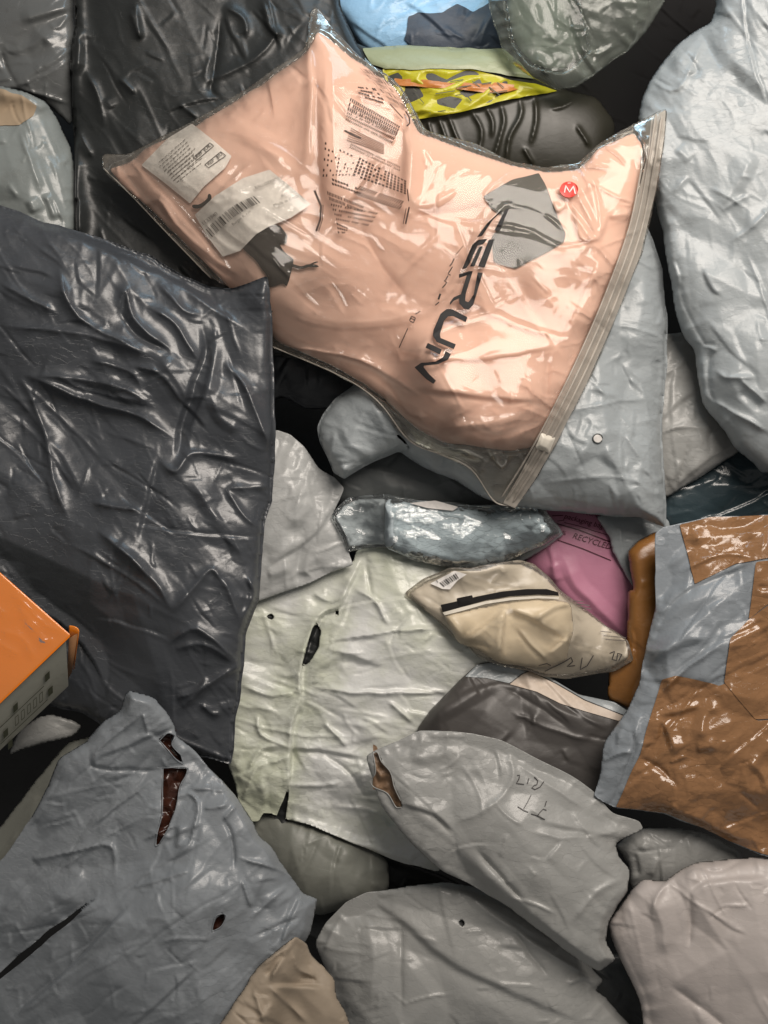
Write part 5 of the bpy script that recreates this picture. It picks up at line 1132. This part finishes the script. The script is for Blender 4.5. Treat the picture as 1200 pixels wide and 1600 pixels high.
# ---- orange carton at the left edge: a real box, tipped so that one side shows
def carton():
    # corner of the lid, then along the two lid edges, then down the side
    zt = 175
    def P(px, py, z): return to_world(np.array(px, float), np.array(py, float), z)
    A = (110, 992); B = (-130, 1222); Cc = (-130, 778); Dn = (-370, 1010)
    dn = (4, 76); zd = -95
    root = bpy.data.objects.new('orange_carton', None); COL.objects.link(root)
    root.location = P(-60, 1030, zt + zd)
    bpy.context.view_layer.update()
    inv = root.matrix_world.inverted()
    import bmesh
    def solid(name, top, thick, m, bevel):
        bm = bmesh.new()
        t = [bm.verts.new(tuple(P(x, y, z))) for x, y, z in top]
        b = [bm.verts.new(tuple(P(x + dn[0] * f, y + dn[1] * f, z + zd * f))) for (x, y, z), f in zip(top, [thick] * len(top))]
        bm.faces.new(t[::-1]); bm.faces.new(b)
        n = len(t)
        for i in range(n):
            bm.faces.new((t[i], t[(i + 1) % n], b[(i + 1) % n], b[i]))
        bmesh.ops.recalc_face_normals(bm, faces=bm.faces)
        bmesh.ops.bevel(bm, geom=list(bm.edges), offset=bevel, segments=3, affect='EDGES', profile=0.5)
        me = bpy.data.meshes.new(name); bm.to_mesh(me); bm.free()
        o = link(name, me, m, root, smooth=True)
        o.matrix_parent_inverse = inv
        return o
    zs = {'A': zt - 8, 'B': zt - 2, 'C': zt - 2, 'D': zt + 4}
    # the side wall (grey printed board) inset a little under the orange lid
    top_body = [(A[0] - 6, A[1] + 4, zs['A'] - 2), (B[0] - 4, B[1] - 2, zs['B'] - 2), (Dn[0], Dn[1], zs['D'] - 2), (Cc[0], Cc[1] + 4, zs['C'] - 2)]
    solid('side_wall', top_body, 1.0, CARTON, 2.0 * S)
    lid = [(A[0] + 1, A[1], zs['A'] + 3), (B[0], B[1], zs['B'] + 3), (Dn[0], Dn[1], zs['D'] + 3), (Cc[0], Cc[1], zs['C'] + 3)]
    solid('lid', lid, 0.035, ORANGE, 3.0 * S)
    # rounded end flap standing off the corner
    fl = []
    n = 9
    for i in range(n):
        a = i / (n - 1)
        fl.append((A[0] - 2 + 15 * math.sin(a * math.pi / 2), A[1] - 14 + 9 * a * a))
    V = []; Q = []
    for i, (x, y) in enumerate(fl):
        for f in (0.0, 0.35, 0.7, 0.98):
            sh = -8 * f * (i / (n - 1))
            V.append(P(x + sh, y + 60 * f, zs['A'] - 1 + zd * f))
    for i in range(n - 1):
        for j in range(3):
            Q.append((i * 4 + j, i * 4 + j + 1, (i + 1) * 4 + j + 1, (i + 1) * 4 + j))
    me = mesh_np('end_flap', np.array(V), np.array(Q))
    o = link('end_flap', me, ORANGE, root); o.matrix_parent_inverse = inv
    so = o.modifiers.new('thickness', 'SOLIDIFY'); so.thickness = 1.6 * S; so.offset = 0
    # flap's inner board closing the gap
    V = [P(A[0] - 2, A[1] + 6, zs['A'] - 6), P(A[0] + 11, A[1] - 2, zs['A'] - 6), P(A[0] + 2, A[1] + 58, zs['A'] + zd * .97), P(A[0] - 6, A[1] + 72, zs['A'] + zd)]
    me = mesh_np('inner_board', np.array(V), np.array([(0, 3, 2, 1)]))
    o = link('inner_board', me, CARTON_RAW, root); o.matrix_parent_inverse = inv
    so = o.modifiers.new('thickness', 'SOLIDIFY'); so.thickness = 1.2 * S; so.offset = 0
    # print on the grey side: thin rules and small dark blocks
    a0 = np.array([A[0] - 7, A[1] + 6.0]); b0 = np.array([B[0] - 4, B[1] + 0.0])
    def side(u, v):           # u along the edge from the corner, v down the side
        x, y = a0 + (b0 - a0) * u + np.array(dn) * v
        z = (zs['A'] - 2) * (1 - u) + (zs['B'] - 2) * u + zd * v
        q = P(x, y, z)
        return q + np.array([0.66, -0.68, 0.30]) * 0.0016
    V = []; Q = []
    def block(u0, u1, v0, v1):
        k = len(V)
        V.extend([side(u0, v0), side(u0, v1), side(u1, v1), side(u1, v0)]); Q.append((k, k + 1, k + 2, k + 3))
    for u, v in ((.12, .28), (.105, .62), (.40, .62), (.375, .92), (.33, .30)):
        block(u, u + .030, v, v + .15)
    block(.16, .48, .465, .482); block(.14, .45, .80, .815)
    for u in (.17, .21, .25, .29, .33):
        block(u, u + .022, .55, .565); block(u, u + .022, .72, .735); block(u, u + .003, .55, .735); block(u + .02, u + .023, .55, .735)
    me = mesh_np('side_print', np.array(V), np.array(Q))
    o = link('side_print', me, INK_OLIVE, root, smooth=False); o.matrix_parent_inverse = inv
    n = 90
    U, Vv = np.meshgrid(np.linspace(0.004, .72, n), np.linspace(0.004, .72, n))
    px = A[0] + (B[0] - A[0]) * U + (Cc[0] - A[0]) * Vv; py = A[1] + (B[1] - A[1]) * U + (Cc[1] - A[1]) * Vv
    zz = zs['A'] + 6 + 6 * (U + Vv)
    Zr = np.zeros_like(zz)
    for q in ([(38, 968), (60, 990), (74, 1006)], [(30, 950), (62, 985)], [(0, 985), (34, 996), (50, 1020), (52, 1032)], [(-10, 1000), (30, 1022)], [(20, 925), (70, 975), (100, 985)], [(-20, 940), (10, 960)], [(60, 1000), (85, 1000)]):
        dq, _, T = polyline_dist(smooth_line(q), px, py)
        Zr += 3.3 * np.exp(-dq / 4.5) * np.clip(np.minimum(T, 1 - T) * 6 + .1, 0, 1)
    Zr += ridged(px, py, 26, 3, 40, 3) * .35
    ids = np.arange(n * n).reshape(n, n)
    me = mesh_np('shrink_film', to_world(px.ravel(), py.ravel(), (zz + Zr).ravel()), np.stack([ids[:-1, :-1].ravel(), ids[:-1, 1:].ravel(), ids[1:, 1:].ravel(), ids[1:, :-1].ravel()], 1))
    o = link('shrink_film', me, CLEAR_PEACH, root); o.matrix_parent_inverse = inv
    tag(root, 'glossy orange cardboard box with a grey printed side at the left edge', 'cardboard box')
carton()
